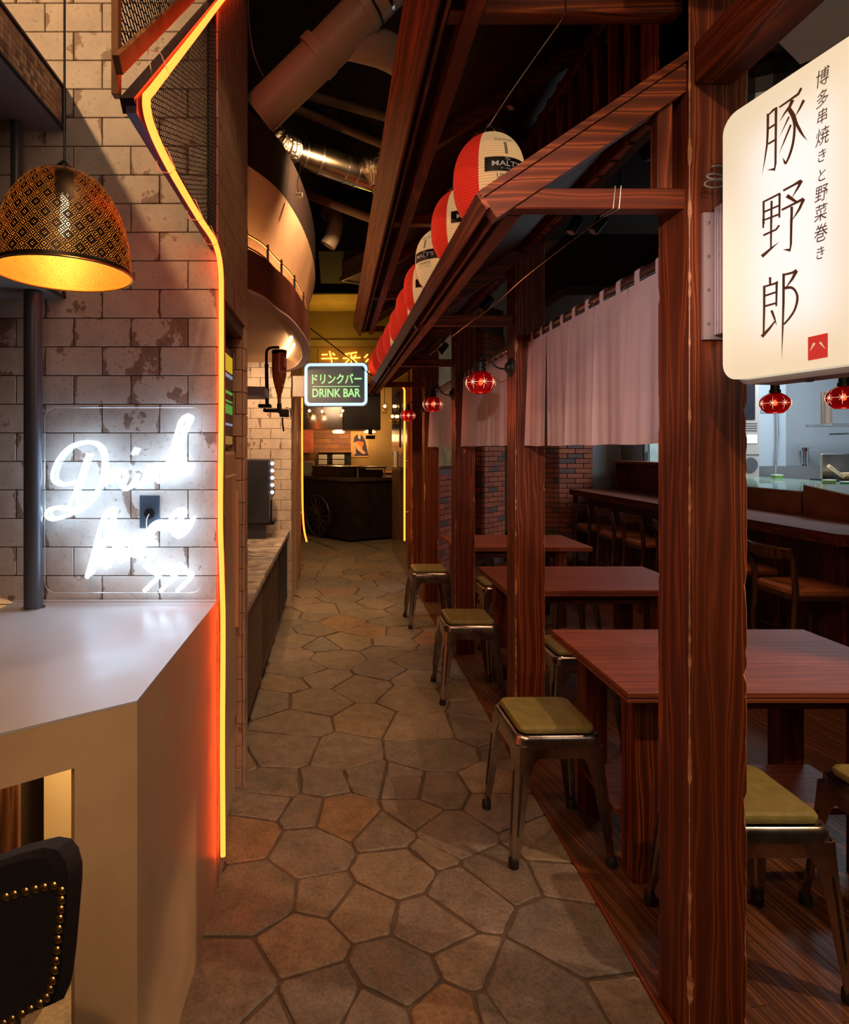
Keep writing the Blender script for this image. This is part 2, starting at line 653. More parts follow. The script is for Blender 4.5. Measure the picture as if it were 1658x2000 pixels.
STEEL = plain('stainless_steel', (.55, .53, .50), .25, 1.0, var=.12, vscale=3)
GUN = plain('gunmetal', (.42, .36, .30), .27, 1.0, var=.25, vscale=9)
GUNP = plain('dark_gunmetal', (.10, .085, .08), .35, 1.0, var=.25, vscale=9)
RUBBER = plain('black_rubber', (.01, .01, .01), .6)
OLIVE = plain('olive_vinyl', (.19, .155, .045), .42, bump=.15, bscale=160, var=.12, vscale=25)
WHITEP = plain('white_paint', (.7, .68, .62), .5)
CREAM = plain('cream_laminate', (.62, .50, .36), .42, var=.10, vscale=4)
BRASS = plain('brass', (.75, .42, .13), .3, 1.0)
CHROME = plain('chrome', (.8, .8, .8), .08, 1.0)
# ================================================================== SETTING
# ---- stone paving
floor = struct('floor')
mb = MB().box(-2.2, .893, .1, 9.15, -.06, -.006)
MB_ = mb.build('floor_bed', MORTAR, floor)
near = [(300,70),(500,60),(650,45),(785,60),(890,75),(1060,60),(270,130),(430,160),(215,225),(290,245),(450,270),(560,170),(690,220),(810,150),(930,215),(1090,130),(1250,250),
        (850,290),(740,350),(240,420),(500,420),(640,480),(850,520),(960,430),(1090,350),(1290,350),(430,610),(170,740),(740,700),(500,800),(970,660),(1340,590),(1240,780),(900,850),(1080,850),(650,870),(330,880),(1450,760)]
seeds = []
for cx_, cy_ in near:
    px, py = 350 + cx_ / 1.745, 1500 + cy_ / 1.745
    d = EYE * FPX / (py - CY)
    seeds.append(((px - CX) * d / FPX, d))
rs = random.Random(12)
tries = 0
while tries < 9000:
    tries += 1
    p = (rs.uniform(-.75, .95), rs.uniform(.3, 9.2))
    if 1.57 < p[1] < 2.78 and p[0] > -.5:
        continue
    md = (.25 if p[1] > 2.6 else .27)
    if all(((p[0] - q[0]) * (1.0 if rs.random() < .5 else .8)) ** 2 + (p[1] - q[1]) ** 2 > md * md for q in seeds):
        seeds.append(p)
wts = [rs.uniform(-.011, .011) for _ in seeds]
for i, s in enumerate(seeds):
    cell = [(-.8, .1), (.884, .1), (.884, 9.12), (-.8, 9.12)]
    for j, q in enumerate(seeds):
        if i == j or (q[0] - s[0]) ** 2 + (q[1] - s[1]) ** 2 > 1.4:
            continue
        n = (q[0] - s[0], q[1] - s[1])
        l = math.hypot(*n)
        n = (n[0] / l, n[1] / l)
        mid = n[0] * (q[0] + s[0]) / 2 + n[1] * (q[1] + s[1]) / 2
        cell = clipconv(cell, n, mid - .0052 + (wts[i] - wts[j]) / (2 * l))
        if len(cell) < 3:
            break
    if len(cell) < 3:
        continue
    # uneven edges: extra points, corner rounding
    pts = []
    n_ = len(cell)
    for k in range(n_):
        a, b = Vector(cell[k]), Vector(cell[(k + 1) % n_])
        L = (b - a).length
        if L < .03:
            pts.append((a + b) / 2)
            continue
        t0 = min(.2, .007 / L)
        for t in (t0, .28, .5, .72, 1 - t0):
            p = a.lerp(b, t)
            if .2 < t < .8:
                nn = mnoise.noise(Vector((p.x * 9, p.y * 9, 3)))
                t_ = (b - a).normalized()
                p = p + Vector((-t_.y, t_.x)) * (nn * .010 if a.x < .87 or b.x < .87 else 0)
            pts.append(p)
    c = sum(pts, Vector((0, 0))) / len(pts)
    if c.x < -.62 and c.y > 2.9:
        continue
    h = rs.uniform(.0, .004)
    m = MB()
    k = len(pts)
    tilt = (rs.uniform(-.01, .01), rs.uniform(-.01, .01))
    def zz(p, z):
        return z + (p.x - c.x) * tilt[0] + (p.y - c.y) * tilt[1]
    lo = [(p.x - c.x, p.y - c.y, -.012) for p in pts]
    up = [(p.x - c.x, p.y - c.y, zz(p, h - .004)) for p in pts]
    ins = [c + (p - c) * (1 - .006 / max(.02, (p - c).length)) for p in pts]
    tp = [(p.x - c.x, p.y - c.y, zz(p, h)) for p in ins]
    m.add(lo + up + tp, [tuple(range(2 * k, 3 * k))] +
          [(q, (q + 1) % k, k + (q + 1) % k, k + q) for q in range(k)] +
          [(k + q, k + (q + 1) % k, 2 * k + (q + 1) % k, 2 * k + q) for q in range(k)])
    m.build('paving_stone', STONE, floor, loc=(c.x, c.y, 0))

# ---- slabs of the room beyond the passage
fl2 = struct('floor')
MB().box(-3.2, 3.2, 9.15, 13.6, -.06, -.008).build('floor_bed', MORTAR, fl2)
SLAB = random_mat('floor_slab', [(.20, .165, .125), (.22, .18, .135), (.18, .15, .115)], rough=.5, nscale=6, bump=.2, bd=.002, var=.2)
ca, sa = math.cos(.42), math.sin(.42)
for i in range(-8, 9):
    for j in range(-6, 10):
        u0, v0 = i * .62, j * .62
        q = []
        for u, v in ((u0 + .006, v0 + .006), (u0 + .575, v0 + .006), (u0 + .575, v0 + .612), (u0 + .006, v0 + .612)):
            q.append((u * ca - v * sa, 10.8 + u * sa + v * ca))
        q = cliprect(q, -1.6, 2.4, 9.16, 12.4)
        if len(q) >= 3:
            c = Vector((sum(p[0] for p in q) / len(q), sum(p[1] for p in q) / len(q), 0))
            MB().prism([(p[0] - c.x, p[1] - c.y) for p in q], -.007, 0).build('floor_slab', SLAB, fl2, loc=c)

# ---- timber floor of the restaurant, boards turned 10 degrees
fl3 = struct('floor')
MB().box(.893, 7.2, .1, 9.0, -.06, -.014).build('floor_bed', DARK, fl3)
ang = math.radians(9.8)
u_ = Vector((-math.sin(ang), math.cos(ang)))
v_ = Vector((math.cos(ang), math.sin(ang)))
rb = random.Random(3)
bw = .145
for i in range(-8, 46):
    s0 = -3.2 + rb.uniform(0, 1.8)
    while s0 < 10:
        L = 1.82
        q = []
        for a, t in ((0.001, .001), (bw - .001, .001), (bw - .001, L - .001), (.001, L - .001)):
            p = v_ * (i * bw + a) + u_ * (s0 + t)
            q.append((p.x + .9, p.y))
        s0 += L
        q = cliprect(q, .9, 5.2, .35, 8.75)
        if len(q) < 3:
            continue
        c = Vector((sum(p[0] for p in q) / len(q), sum(p[1] for p in q) / len(q), 0))
        loc = [((p[0] - c.x) * math.cos(ang) + (p[1] - c.y) * math.sin(ang), -(p[0] - c.x) * math.sin(ang) + (p[1] - c.y) * math.cos(ang)) for p in q]
        MB().prism(loc, -.014, rb.uniform(-.0012, 0)).build('floorboard', FX, fl3, loc=c, rz=ang)
# slim timber edging between stone and boards
MB().cbox(.884, .9, .2, 7.2, -.02, .004, .002).build('trim_1', WY)['kind'] = 'structure'

# ---- tiled walls
_tc = {}


def tile_mesh(w_, h_, mat):
    k = (round(w_, 4), round(h_, 4), mat.name)
    if k not in _tc:
        b = MB()
        hw, hh, c = w_ / 2, h_ / 2, .0018
        # local x along the wall, y out (towards -y), z up
        vs = [(-hw, 0, -hh), (hw, 0, -hh), (hw, 0, hh), (-hw, 0, hh),
              (-hw, -.008, -hh), (hw, -.008, -hh), (hw, -.008, hh), (-hw, -.008, hh),
              (-hw + c, -.010, -hh + c), (hw - c, -.010, -hh + c), (hw - c, -.010, hh - c), (-hw + c, -.010, hh - c)]
        b.add(vs, [(8, 9, 10, 11)] + [(i, (i + 1) % 4, 4 + (i + 1) % 4, 4 + i) for i in range(4)] + [(4 + i, 4 + (i + 1) % 4, 8 + (i + 1) % 4, 8 + i) for i in range(4)])
        _tc[k] = b.mesh('tile', mat)
    return _tc[k]


def tile_wall(parent, org, dirv, length, z0, z1, mat, holes=(), tw=.2, th=.1, name='tile', phase=0.0, zoff=0.0):
    """org: world point (x,y) of the start; tiles face to the right-hand side normal of dirv turned by -90"""
    dx, dy = dirv
    rz = math.atan2(dy, dx)
    g = .0014
    r = math.floor((z0 - zoff) / th)
    while r * th + zoff < z1 - .004:
        a, b = max(z0, r * th + zoff), min(z1, (r + 1) * th + zoff)
        s = -tw + (phase + (tw / 2 if r % 2 else 0)) % tw
        while s < length - .004:
            segs = [(max(0, s), min(length, s + tw))]
            for (h0, h1, hz0, hz1) in holes:
                if a < hz1 - .005 and b > hz0 + .005:
                    ns_ = []
                    for p, q in segs:
                        if q <= h0 or p >= h1:
                            ns_.append((p, q))
                        else:
                            if p < h0:
                                ns_.append((p, h0))
                            if q > h1:
                                ns_.append((h1, q))
                    segs = ns_
            for p, q in segs:
                if q - p < .012 or b - a < .012:
                    continue
                cx_ = (p + q) / 2
                place(name, tile_mesh(q - p - 2 * g, b - a - 2 * g, mat), parent, (org[0] + dx * cx_, org[1] + dy * cx_, (a + b) / 2), rz)
            s += tw
        r += 1


BW = 2.10     # depth of the tiled wall behind the counter
PX = -.405    # plane of the pier side
wl = struct('wall_left')
MB().box(-2.6, PX - .01, BW + .009, BW + .12, 0, 3.9).build('wall_backing', GROUT, wl)
tile_wall(wl, (-1.305, BW + .01), (1, 0), .90, .93, 3.35, TILE, phase=.196, zoff=.087)

wp = struct('wall_pier')
ND0, ND1, NZ = .145, .625, 2.03       # niche along the side
mb = MB()
mb.box(PX - .12, PX - .009, BW + .12, BW + ND0, 0, 3.9)
mb.box(PX - .12, PX - .009, BW + ND1, BW + .72, 0, 3.9)
mb.box(PX - .12, PX - .009, BW + ND0, BW + ND1, NZ, 3.9)
mb.box(PX - .6, PX - .12, BW + ND1, BW + .72, 0, 3.9)
mb.box(PX - .6, PX - .55, BW + .12, BW + ND1, 0, 3.9)
mb.build('wall_backing', GROUT, wp)
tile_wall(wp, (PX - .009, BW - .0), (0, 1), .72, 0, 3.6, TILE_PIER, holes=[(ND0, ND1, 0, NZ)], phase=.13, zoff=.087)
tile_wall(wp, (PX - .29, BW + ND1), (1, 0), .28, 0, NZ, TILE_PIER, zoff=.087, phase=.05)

# far side of the drink bar alcove and the passage side after it
AW, AX = 5.89, -.415
wa = struct('wall_alcove')
MB().box(-2.4, AX - .01, AW + .009, AW + .12, 0, 2.48).box(AX - .12, AX - .01, AW + .12, 7.12, 0, 3.9).box(-2.4, -1.45, 2.83, AW + .1, 0, 3.9).build('wall_backing', GROUT, wa)
tile_wall(wa, (-1.1, AW + .01), (1, 0), 1.1 + AX, 0, 2.46, TILE, phase=.082, zoff=.03)
mb = MB().box(AX - .01, AX + .004, AW + .05, 7.1, 0, 2.6)
mb.build('plaster_panel', plain('ochre_plaster', (.42, .25, .12), .7, var=.15), wa)
TRIMW = plain('amber_wood', (.30, .14, .05), .45, var=.2)
for y0, y1, dx in ((6.6, 6.72, .01), (6.95, 7.02, .014), (7.1, 7.2, .02)):
    MB().cbox(AX, AX + dx, y0, y1, 0, 2.6, .004).build('door_trim', TRIMW, wa)

# right hand partition of the passage, its edge studded
wr = struct('wall_right')
GLOSSB = plain('glossy_brown_panel', (.20, .11, .055), .22, var=.15, coat=.3)
MB().box(.88, .98, 7.25, 9.1, 0, 3.0).build('partition_panel', GLOSSB, wr)
MB().cbox(.865, .885, 7.95, 8.95, 1.55, 2.3, .003).build('wall_picture', plain('dark_picture', (.05, .03, .02), .15, var=.5, vscale=3), wr)
MB().cbox(.865, .885, 8.3, 8.7, 1.27, 1.5, .003).build('notice_sheet', WHITEP, wr)
MB().cbox(.865, .885, 7.55, 8.0, 1.3, 1.46, .003).build('notice_sheet', WHITEP, wr)
MB().box(.96, .99, 7.16, 7.25, 0, 2.9).box(.885, .985, 7.20, 7.25, 0, 2.9).build('partition_edge', plain('copper_edge', (.45, .22, .08), .3, .8), wr)
stud = MB().lathe([(.0, .008), (.006, .006), (.009, 0)], seg=6, M=Matrix.Rotation(PI / 2, 3, 'X')).mesh('stud', BRASS)
for k in range(52):
    place('stud', stud, wr, (.935, 7.199, .08 + k * .05))
# ribbed grey cladding beside the passage
# ---- rear room walls
wf = struct('wall_far')
OCHRE = plain('ochre_wall', (.40, .25, .10), .75, var=.18, vscale=2)
MB().box(.35, 3.2, 12.4, 12.5, 0, 4.2).build('plaster', OCHRE, wf)
MB().box(-3.4, .35, 12.4, 12.5, 0, 4.2).build('wall_backing', BRICK_MORTAR, wf)
MB().box(-1.9, -1.8, 9.0, 12.4, 0, 4.2).box(2.3, 2.4, 9.1, 12.4, 0, 4.2).build('side_plaster', OCHRE, wf)


def brick_wall(parent, org, dirv, length, z0, z1, bl=.215, bh=.0585, joint=.0085, mat=BRICK, name='brick', dep=.014):
    dx, dy = dirv
    rz = math.atan2(dy, dx)
    r = 0
    while z0 + r * (bh + joint) + bh <= z1 + .001:
        zc = z0 + r * (bh + joint) + bh / 2
        s = -(bl / 2 + .004) * (r % 2)
        while s < length - .01:
            p, q = max(0, s), min(length, s + bl)
            s += bl + joint
            if q - p < .02:
                continue
            k = ('b', round(q - p, 3), round(bh, 4), mat.name, dep)
            if k not in _tc:
                _tc[k] = MB().cbox(-(q - p) / 2, (q - p) / 2, -dep, 0, -bh / 2, bh / 2, .002).mesh('brick', mat)
            place(name, _tc[k], parent, (org[0] + dx * (p + q) / 2, org[1] + dy * (p + q) / 2, zc), rz)
        r += 1


DKB = random_mat('dark_far_brick', [(.30, .11, .05), (.25, .09, .045), (.34, .13, .06)], rough=.6, nscale=12, bump=.3, var=.3)
brick_wall(wf, (-1.05, 12.41), (1, 0), 1.40, 1.0, 2.4, bl=.32, bh=.095, joint=.012, mat=DKB)

# ---- bulkhead across the passage with the yellow neon
bh_ = struct('wall_bulkhead')
MB().box(-1.6, 1.4, 9.3, 9.4, 2.55, 4.2).build('bulkhead_face', plain('olive_brown', (.22, .14, .04), .7, var=.1), bh_)
MB().box(-1.6, 1.4, 8.29, 9.3, 3.66, 3.72).build('bulkhead_soffit', plain('ochre_soffit', (.55, .36, .09), .6, var=.15), bh_)
MB().box(-1.6, 1.4, 8.22, 8.29, 3.66, 4.34).build('bulkhead_beam', DARK, bh_)

# ---- ceiling
ce = struct('ceiling')
MB().box(-3, 7.5, -.2, 9.2, 4.35, 4.45).build('ceiling_slab', plain('black_ceiling', (.022, .012, .008), .9), ce)
MB().box(-2, 2.6, 9.2, 12.6, 3.1, 3.2).build('ceiling_panel', plain('dark_ochre_ceiling', (.20, .13, .06), .8), ce)

# ---- restaurant walls
wk = struct('wall_kitchen')
BLUEW = plain('blue_grey_paint', (.38, .42, .45), .5, var=.05, vscale=2)
MB().box(3.3, 7.3, 8.3, 8.4, 0, 4.35).build('wall_panel', BLUEW, wk)
MB().cbox(4.2, 7.2, 8.27, 8.3, 1.0, 1.30, .004).build('steel_backsplash', STEEL, wk)
MB().box(7.2, 7.3, 2.0, 8.3, 0, 4.35).build('side_panel', BLUEW, wk)

# brick pillars and brick return wall
wb = struct('wall_brick')
C1 = Vector((.249 * 7.8, 7.8))
q = .7071
MB().prism([(C1.x - 1.2 * q + .0, C1.y + 1.2 * q), (C1.x, C1.y + .016), (C1.x + .5 * q, C1.y + .5 * q), (C1.x + .5, C1.y + 1.3)], 0, 3.4).build('wall_backing', BRICK_MORTAR, wb)
brick_wall(wb, (C1.x + .0, C1.y), (q, q), .52, .23, 3.1)
brick_wall(wb, (C1.x - .6 * q, C1.y + .6 * q), (q, -q), .6, .23, 3.1)
wb2 = struct('wall_brick')
X2, Y2 = 3.05, 8.16
MB().box(X2 + .01, X2 + .46, Y2 + .01, Y2 + .5, 0, 3.4).prism([(X2 - .5, Y2 + .36), (X2 + .012, Y2 + .012), (X2 + .1, Y2 + .4)], 0, 3.4).build('wall_backing', BRICK_MORTAR, wb2)
brick_wall(wb2, (X2, Y2), (1, 0), .46, .4, 1.75)
brick_wall(wb2, (X2 - .42, Y2 + .29), (.8229, -.568), .51, .4, 1.75)
# low brick wall running from the last post into the restaurant
wb3 = struct('wall_brick')
S3 = Vector((1.2, 6.9))
e3 = Vector((.55, .8352))
MB().prism([(S3.x + .01, S3.y), (S3.x + 1.6 * e3.x, S3.y + 1.6 * e3.y), (S3.x + 1.6 * e3.x - .1, S3.y + 1.6 * e3.y + .1), (S3.x - .1, S3.y + .1)], 0, 1.3).build('wall_backing', BRICK_MORTAR, wb3)
brick_wall(wb3, (S3.x + .01, S3.y - .007), (e3.x, e3.y), 1.0, .1, 1.28)
MB().prism([(S3.x, S3.y - .03), (S3.x + 1.6 * e3.x, S3.y + 1.6 * e3.y - .03), (S3.x + 1.6 * e3.x - .12, S3.y + 1.6 * e3.y + .1), (S3.x - .12, S3.y + .1)], 1.30, 1.33).build('coping', WX, wb3)
MB().prism([(S3.x + .01, S3.y+.02), (S3.x + 1.6 * e3.x, S3.y + 1.6 * e3.y+.02), (S3.x + 1.6 * e3.x - .1, S3.y + 1.6 * e3.y + .1), (S3.x - .1, S3.y + .12)], 1.33, 3.2).build('upper_panel', plain('aged_print', (.45, .28, .12), .5, var=.3, vscale=9), wb3)

# metal clad service ducts over the restaurant
sd = thing('air_duct', 'large galvanised rectangular air duct under the dark ceiling above the white curtains', 'duct', (0, 0, 0))
GALV = plain('galvanised_sheet', (.30, .27, .20), .4, .7, var=.2, vscale=2)
MB().cbox(2.6, 3.3, 7.3, 8.1, 2.75, 3.5, .01).build('duct_body', GALV, sd)
MB().cbox(2.55, 3.35, 7.25, 7.32, 2.7, 2.76, .005).build('flange', GALV, sd)
MB().cbox(2.55, 3.35, 7.25, 7.32, 3.46, 3.52, .005).build('flange', GALV, sd)
b = MB()
for k in range(24):
    b.box(2.62, 3.28, 7.26, 7.30, 2.55 + k * .006, 2.552 + k * .006)
b.box(2.6, 3.3, 7.3, 7.32, 2.54, 2.7).build('grille', GALV, sd)
for k, (x, y, z, r) in enumerate([(2.2, 6.75, 3.62, .11), (2.9, 6.2, 3.62, .09)]):
    o = MB().tube([(x - 1.5, y + .3, z + .05), (x, y, z), (x + 2.4, y - .5, z)], r, 14).build('ceiling_pipe', plain('lagged_pipe', (.32, .26, .18), .6), smooth=True)
    tag(o, ['lagged grey pipe crossing behind the air duct above the restaurant', 'lagged grey pipe in front of the air duct above the restaurant'][k], 'pipe')
hood = thing('extraction_hood', 'dark flat extraction hood panel hanging above the tables behind the track spotlights', 'hood')
MB().cbox(2.0, 4.6, 5.2, 6.8, 2.86, 2.95, .01).build('panel', plain('hood_grey', (.04, .035, .035), .5), hood)
MB().cbox(2.02, 4.58, 5.22, 6.78, 2.95, 3.4, .01).build('box', DARK, hood)
# ================================================================== STANDING COUNTER (left)
ctr = thing('standing_counter', 'pale stone-look standing counter with a glossy top below the white neon writing', 'counter')
A1, A2, A3 = (-.4144, 1.268), (-.4076, 2.092), (-1.107, 2.092)
fd = Vector((-.208, -.146)).normalized()
A0 = (A1[0] + fd.x * 1.05, A1[1] + fd.y * 1.05)
LAM = plain('pale_laminate', (.52, .49, .47), .36, var=.04, vscale=5)
LAMV = plain('sand_laminate', (.62, .42, .24), .42, var=.12, vscale=5, bump=.05, bscale=120)
MB().prism([A0, A1, A2, A3, (-1.107, 1.9), (A0[0], 1.3)], .9945, 1.0).build('counter_top', LAM, ctr)
MB().prism([(-1.107, 2.075), (-.4076, 2.075), (-.4076, 2.092), (-1.107, 2.092)], 1.0, 1.006).build('backsplash_lip', LAM, ctr)
mb = MB()
mb.prism([A1, A2, (A2[0] - .03, A2[1]), (A1[0] - .03, A1[1] + .01)], 0, .994)
mb.build('side_panel', LAMV, ctr)
n_ = Vector((-fd.y, fd.x))
def fr(t, o, z):
    return (A1[0] + fd.x * t + n_.x * o, A1[1] + fd.y * t + n_.y * o)
if (fr(.1, .1, 0)[1] < fr(.1, 0, 0)[1]):
    n_ = -n_
MB().prism([fr(.0, .0, 0), fr(.124, 0, 0), fr(.124, .03, 0), fr(0.0, .03, 0)], 0, .994).build('leg_panel', LAMV, ctr)
MB().prism([fr(.124, 0, 0), fr(1.05, 0, 0), fr(1.05, .03, 0), fr(.124, .03, 0)], .895, .994).build('front_rail', LAMV, ctr)
MB().box(-.93, -.44, 1.93, 1.95, 0, .96).build('inner_panel', plain('inner_cream', (.66, .52, .30), .5, var=.06), ctr)
for k in range(4):
    MB().cbox(-1.4 + k * .117, -1.4 + (k + 1) * .117 - .003, 1.78, 1.80, 0, .96, .003).build('wood_board', OAKZ, ctr)
point('under_counter_light', (-.66, 1.62, .88), 16.0, (1.0, .66, .30), .04)

# ---- grey pole, shelves with mosaic edges
pole = thing('shelf_pole', 'thick dark grey pole standing on the counter and carrying the lower shelf', 'pole', (-1.0, 2.0, 1.0))
GREYP = plain('slate_grey_metal', (.075, .08, .095), .35, .3)
MB().lathe([(.0285, 0.004), (.0285, 1.05)], seg=28).build('tube', GREYP, pole, smooth=True)
MB().lathe([(.038, 0), (.038, .004), (.03, .005)], seg=28).build('base_ring', STEEL, pole, smooth=True)
pl2 = thing('shelf_pole', 'thinner dark pole between the two mosaic-edged shelves', 'pole', (-1.075, 2.04, 2.205))
MB().lathe([(.019, 0), (.019, .435)], seg=24).build('tube', GREYP, pl2, smooth=True)
SHG = plain('shelf_grey', (.17, .16, .15), .55)
MOS = [plain('mosaic_%s' % n, c, .35) for n, c in (('brown', (.13, .06, .035)), ('tan', (.42, .25, .15)), ('rose', (.36, .20, .15)), ('sand', (.50, .34, .22)))]
FRM = plain('shelf_frame', (.03, .03, .035), .4, .4)
rm = random.Random(5)
tl = MB().cbox(0, .004, -.0102, .0102, -.0102, .0102, .001)
mosm = [tl.mesh('mosaic_tile', m) for m in MOS]
for nm, z0, lab in (('u', 2.64, 'upper hanging shelf edged with brown mosaic tiles'), ('l', 2.055, 'lower shelf with mosaic edge resting on the thick pole')):
    sh = thing('wall_shelf', lab, 'shelf', (0, 0, 0))
    MB().box(-1.9, -.945, .25, BW - .004, z0, z0 + .15).build('shelf_box', SHG, sh)
    MB().box(-.945, -.933, .25, BW - .004, z0, z0 + .008).box(-.945, -.933, .25, BW - .004, z0 + .142, z0 + .15).box(-.945, -.933, BW - .014, BW - .004, z0, z0 + .15).build('edge_frame', FRM, sh)
    n = 0
    for j in range(6):
        for k in range(50 if z0 > 2.5 else 48):
            place('mosaic_tile', mosm[rm.choices((0, 1, 2, 3), (2.2, 4, 2, 3))[0]], sh, (-.945, BW - .028 - k * .0215, z0 + .0205 + j * .0218))
            n += 1

# ---- pendant with perforated dome
pd = thing('pendant_lamp', 'black and brass perforated dome pendant hanging over the counter', 'lamp', P(126, 537, 1.35))
m, nt, ns, ln, b = newmat('perforated_shade')
b.inputs['Base Color'].default_value = (.035, .022, .014, 1)
b.inputs['Roughness'].default_value = .38
b.inputs['Metallic'].default_value = .7
uv = N(ns, 'ShaderNodeUVMap')
sp = N(ns, 'ShaderNodeSeparateXYZ')
ln.new(uv.outputs[0], sp.inputs[0])
U, V = sp.outputs[0], sp.outputs[1]
def M_(op, a, b_=None, c=None):
    return math_n(ns, ln, op, a, b_, c)
# rotated grid: diagonals
a_ = M_('ADD', U, V)
c_ = M_('SUBTRACT', U, V)
def dots(x, y, n, r):
    fx = M_('SUBTRACT', M_('FRACT', M_('MULTIPLY', x, n)), .5)
    fy = M_('SUBTRACT', M_('FRACT', M_('MULTIPLY', y, n)), .5)
    dd = M_('SQRT', M_('ADD', M_('MULTIPLY', fx, fx), M_('MULTIPLY', fy, fy)))
    return M_('LESS_THAN', dd, r)
# diamond cells of 8 dots, borders hold big dots, a blank line on both sides
def cellcoord(x):
    return M_('MULTIPLY', M_('ABSOLUTE', M_('SUBTRACT', M_('FRACT', M_('MULTIPLY', x, 4.0)), .5)), 2.0)
ea, ec = cellcoord(a_), cellcoord(c_)
mx = M_('MAXIMUM', ea, ec)
border = M_('GREATER_THAN', mx, .875)
blank = M_('MULTIPLY', M_('GREATER_THAN', mx, .76), M_('LESS_THAN', mx, .875))
mid = M_('MULTIPLY', M_('GREATER_THAN', mx, .30), M_('LESS_THAN', mx, .42))
big = M_('MULTIPLY', border, dots(a_, c_, 24.0, .29))
fine = dots(a_, c_, 32.0, .19)
small = M_('MULTIPLY', M_('SUBTRACT', 1.0, M_('MAXIMUM', border, M_('MAXIMUM', blank, mid))), fine)
hole = M_('MAXIMUM', big, small)
lim = M_('MULTIPLY', M_('GREATER_THAN', V, .06), M_('LESS_THAN', V, 1.30))
hole = M_('MULTIPLY', hole, lim)
tr = N(ns, 'ShaderNodeBsdfTransparent')
mixs = N(ns, 'ShaderNodeMixShader')
out = ns['Material Output']
gin = plain('gold_inside', (.9, .45, .10), .35, .6)
ge = N(ns, 'ShaderNodeNewGeometry')
bb = ns.new('ShaderNodeBsdfPrincipled')
bb.inputs['Base Color'].default_value = (.95, .52, .12, 1)
bb.inputs['Roughness'].default_value = .45
bb.inputs['Metallic'].default_value = .35
m2 = N(ns, 'ShaderNodeMixShader')
ln.new(ge.outputs['Backfacing'], m2.inputs[0])
ln.new(b.outputs[0], m2.inputs[1])
ln.new(bb.outputs[0], m2.inputs[2])
ln.new(hole, mixs.inputs[0])
ln.new(m2.outputs[0], mixs.inputs[1])
ln.new(tr.outputs[0], mixs.inputs[2])
ln.new(mixs.outputs[0], out.inputs[0])
SHADE = m
R_, H_ = .1445, .232
rows = 28
seg = 72
mb = MB()
vs, prof = [], []
for i in range(rows + 1):
    t = i / rows
    a = t * PI / 2
    r = R_ * (math.cos(a) ** .80) * (1 - .03 * t) if t < 1 else .0
    z = H_ * math.sin(a) ** .95
    prof.append((max(r, .012), z))
for i, (r, z) in enumerate(prof):
    for k in range(seg + 1):
        a = 2 * PI * k / seg
        vs.append((r * math.cos(a), r * math.sin(a), z))
fs = [(i * (seg + 1) + k, i * (seg + 1) + k + 1, (i + 1) * (seg + 1) + k + 1, (i + 1) * (seg + 1) + k) for i in range(rows) for k in range(seg)]
me = bpy.data.meshes.new('shade')
me.from_pydata(vs, [], fs)
uvl = me.uv_layers.new()
arc = [0]
for i in range(rows):
    arc.append(arc[-1] + math.hypot(prof[i + 1][0] - prof[i][0], prof[i + 1][1] - prof[i][1]))
for p in me.polygons:
    for li in p.loop_indices:
        vi = me.loops[li].vertex_index
        i, k = divmod(vi, seg + 1)
        uvl.data[li].uv = (k / seg * 5.0, arc[i] / (2 * PI * R_) * 5.0)
    p.use_smooth = True
me.materials.append(SHADE)
place('lamp_shade', me, pd)
MB().tube([(R_ * math.cos(2 * PI * k / 60), R_ * math.sin(2 * PI * k / 60), 0) for k in range(60)], .0022, 6, closed=True).build('rim', BRASS, pd, smooth=True)
MB().lathe([(.014, H_ - .004), (.016, H_ + .012), (.007, H_ + .022)], seg=16).lathe([(.02, H_ - .055), (.02, H_ - .005)], seg=16).build('lamp_holder', BLACKM, pd, smooth=True)
MB().tube([(0, 0, H_ + .02), (.0, 0, 2.6)], .0028, 8).build('cord', BLACKM, pd)
MB().lathe([(.001, .085), (.010, .09), (.013, .10), (.010, .12), (.008, .18)], seg=20).build('bulb', emit('bulb_glow', (1, .6, .25), 16), pd, smooth=True)
point('pendant_bulb_light', P(126, 537, 1.35) + Vector((0, 0, .07)), 1.0, (1, .55, .2), .03)

# ---- white neon writing on its clear board
nw = thing('neon_sign', 'glowing white neon script with three arrows on a clear board above the counter', 'sign', (0, 0, 0))
NEONW = emit('white_neon', (.50, .73, 1.0), 14)
PDPT = 2.045


def nc(x, y, d=PDPT):
    return P(70 + x / 4.737, 780 + y / 4.737, d)


m = newmat('clear_acrylic')
b = m[4]
nt, ns, ln = m[1], m[2], m[3]
tr = N(ns, 'ShaderNodeBsdfTransparent')
gl = N(ns, 'ShaderNodeBsdfGlossy')
gl.inputs['Roughness'].default_value = .05
mx_ = N(ns, 'ShaderNodeMixShader')
mx_.inputs[0].default_value = .045
ln.new(tr.outputs[0], mx_.inputs[1])
ln.new(gl.outputs[0], mx_.inputs[2])
ln.new(mx_.outputs[0], ns['Material Output'].inputs[0])
ACRYL = m[0]
pa, pb = P(87, 1158, 2.062), P(394, 796, 2.062)
pts = rrect(pa.x, pb.x, pa.z, pb.z, .035)
MB().prism(pts, 2.060, 2.064, f=lambda x, y, z: (x, z, y)).build('clear_board', ACRYL, nw)
MB().tube([(x, 2.0645, z) for x, z in pts], .0011, 4, closed=True).build('board_edge', plain('acrylic_edge', (.75, .8, .85), .15, .2), nw)
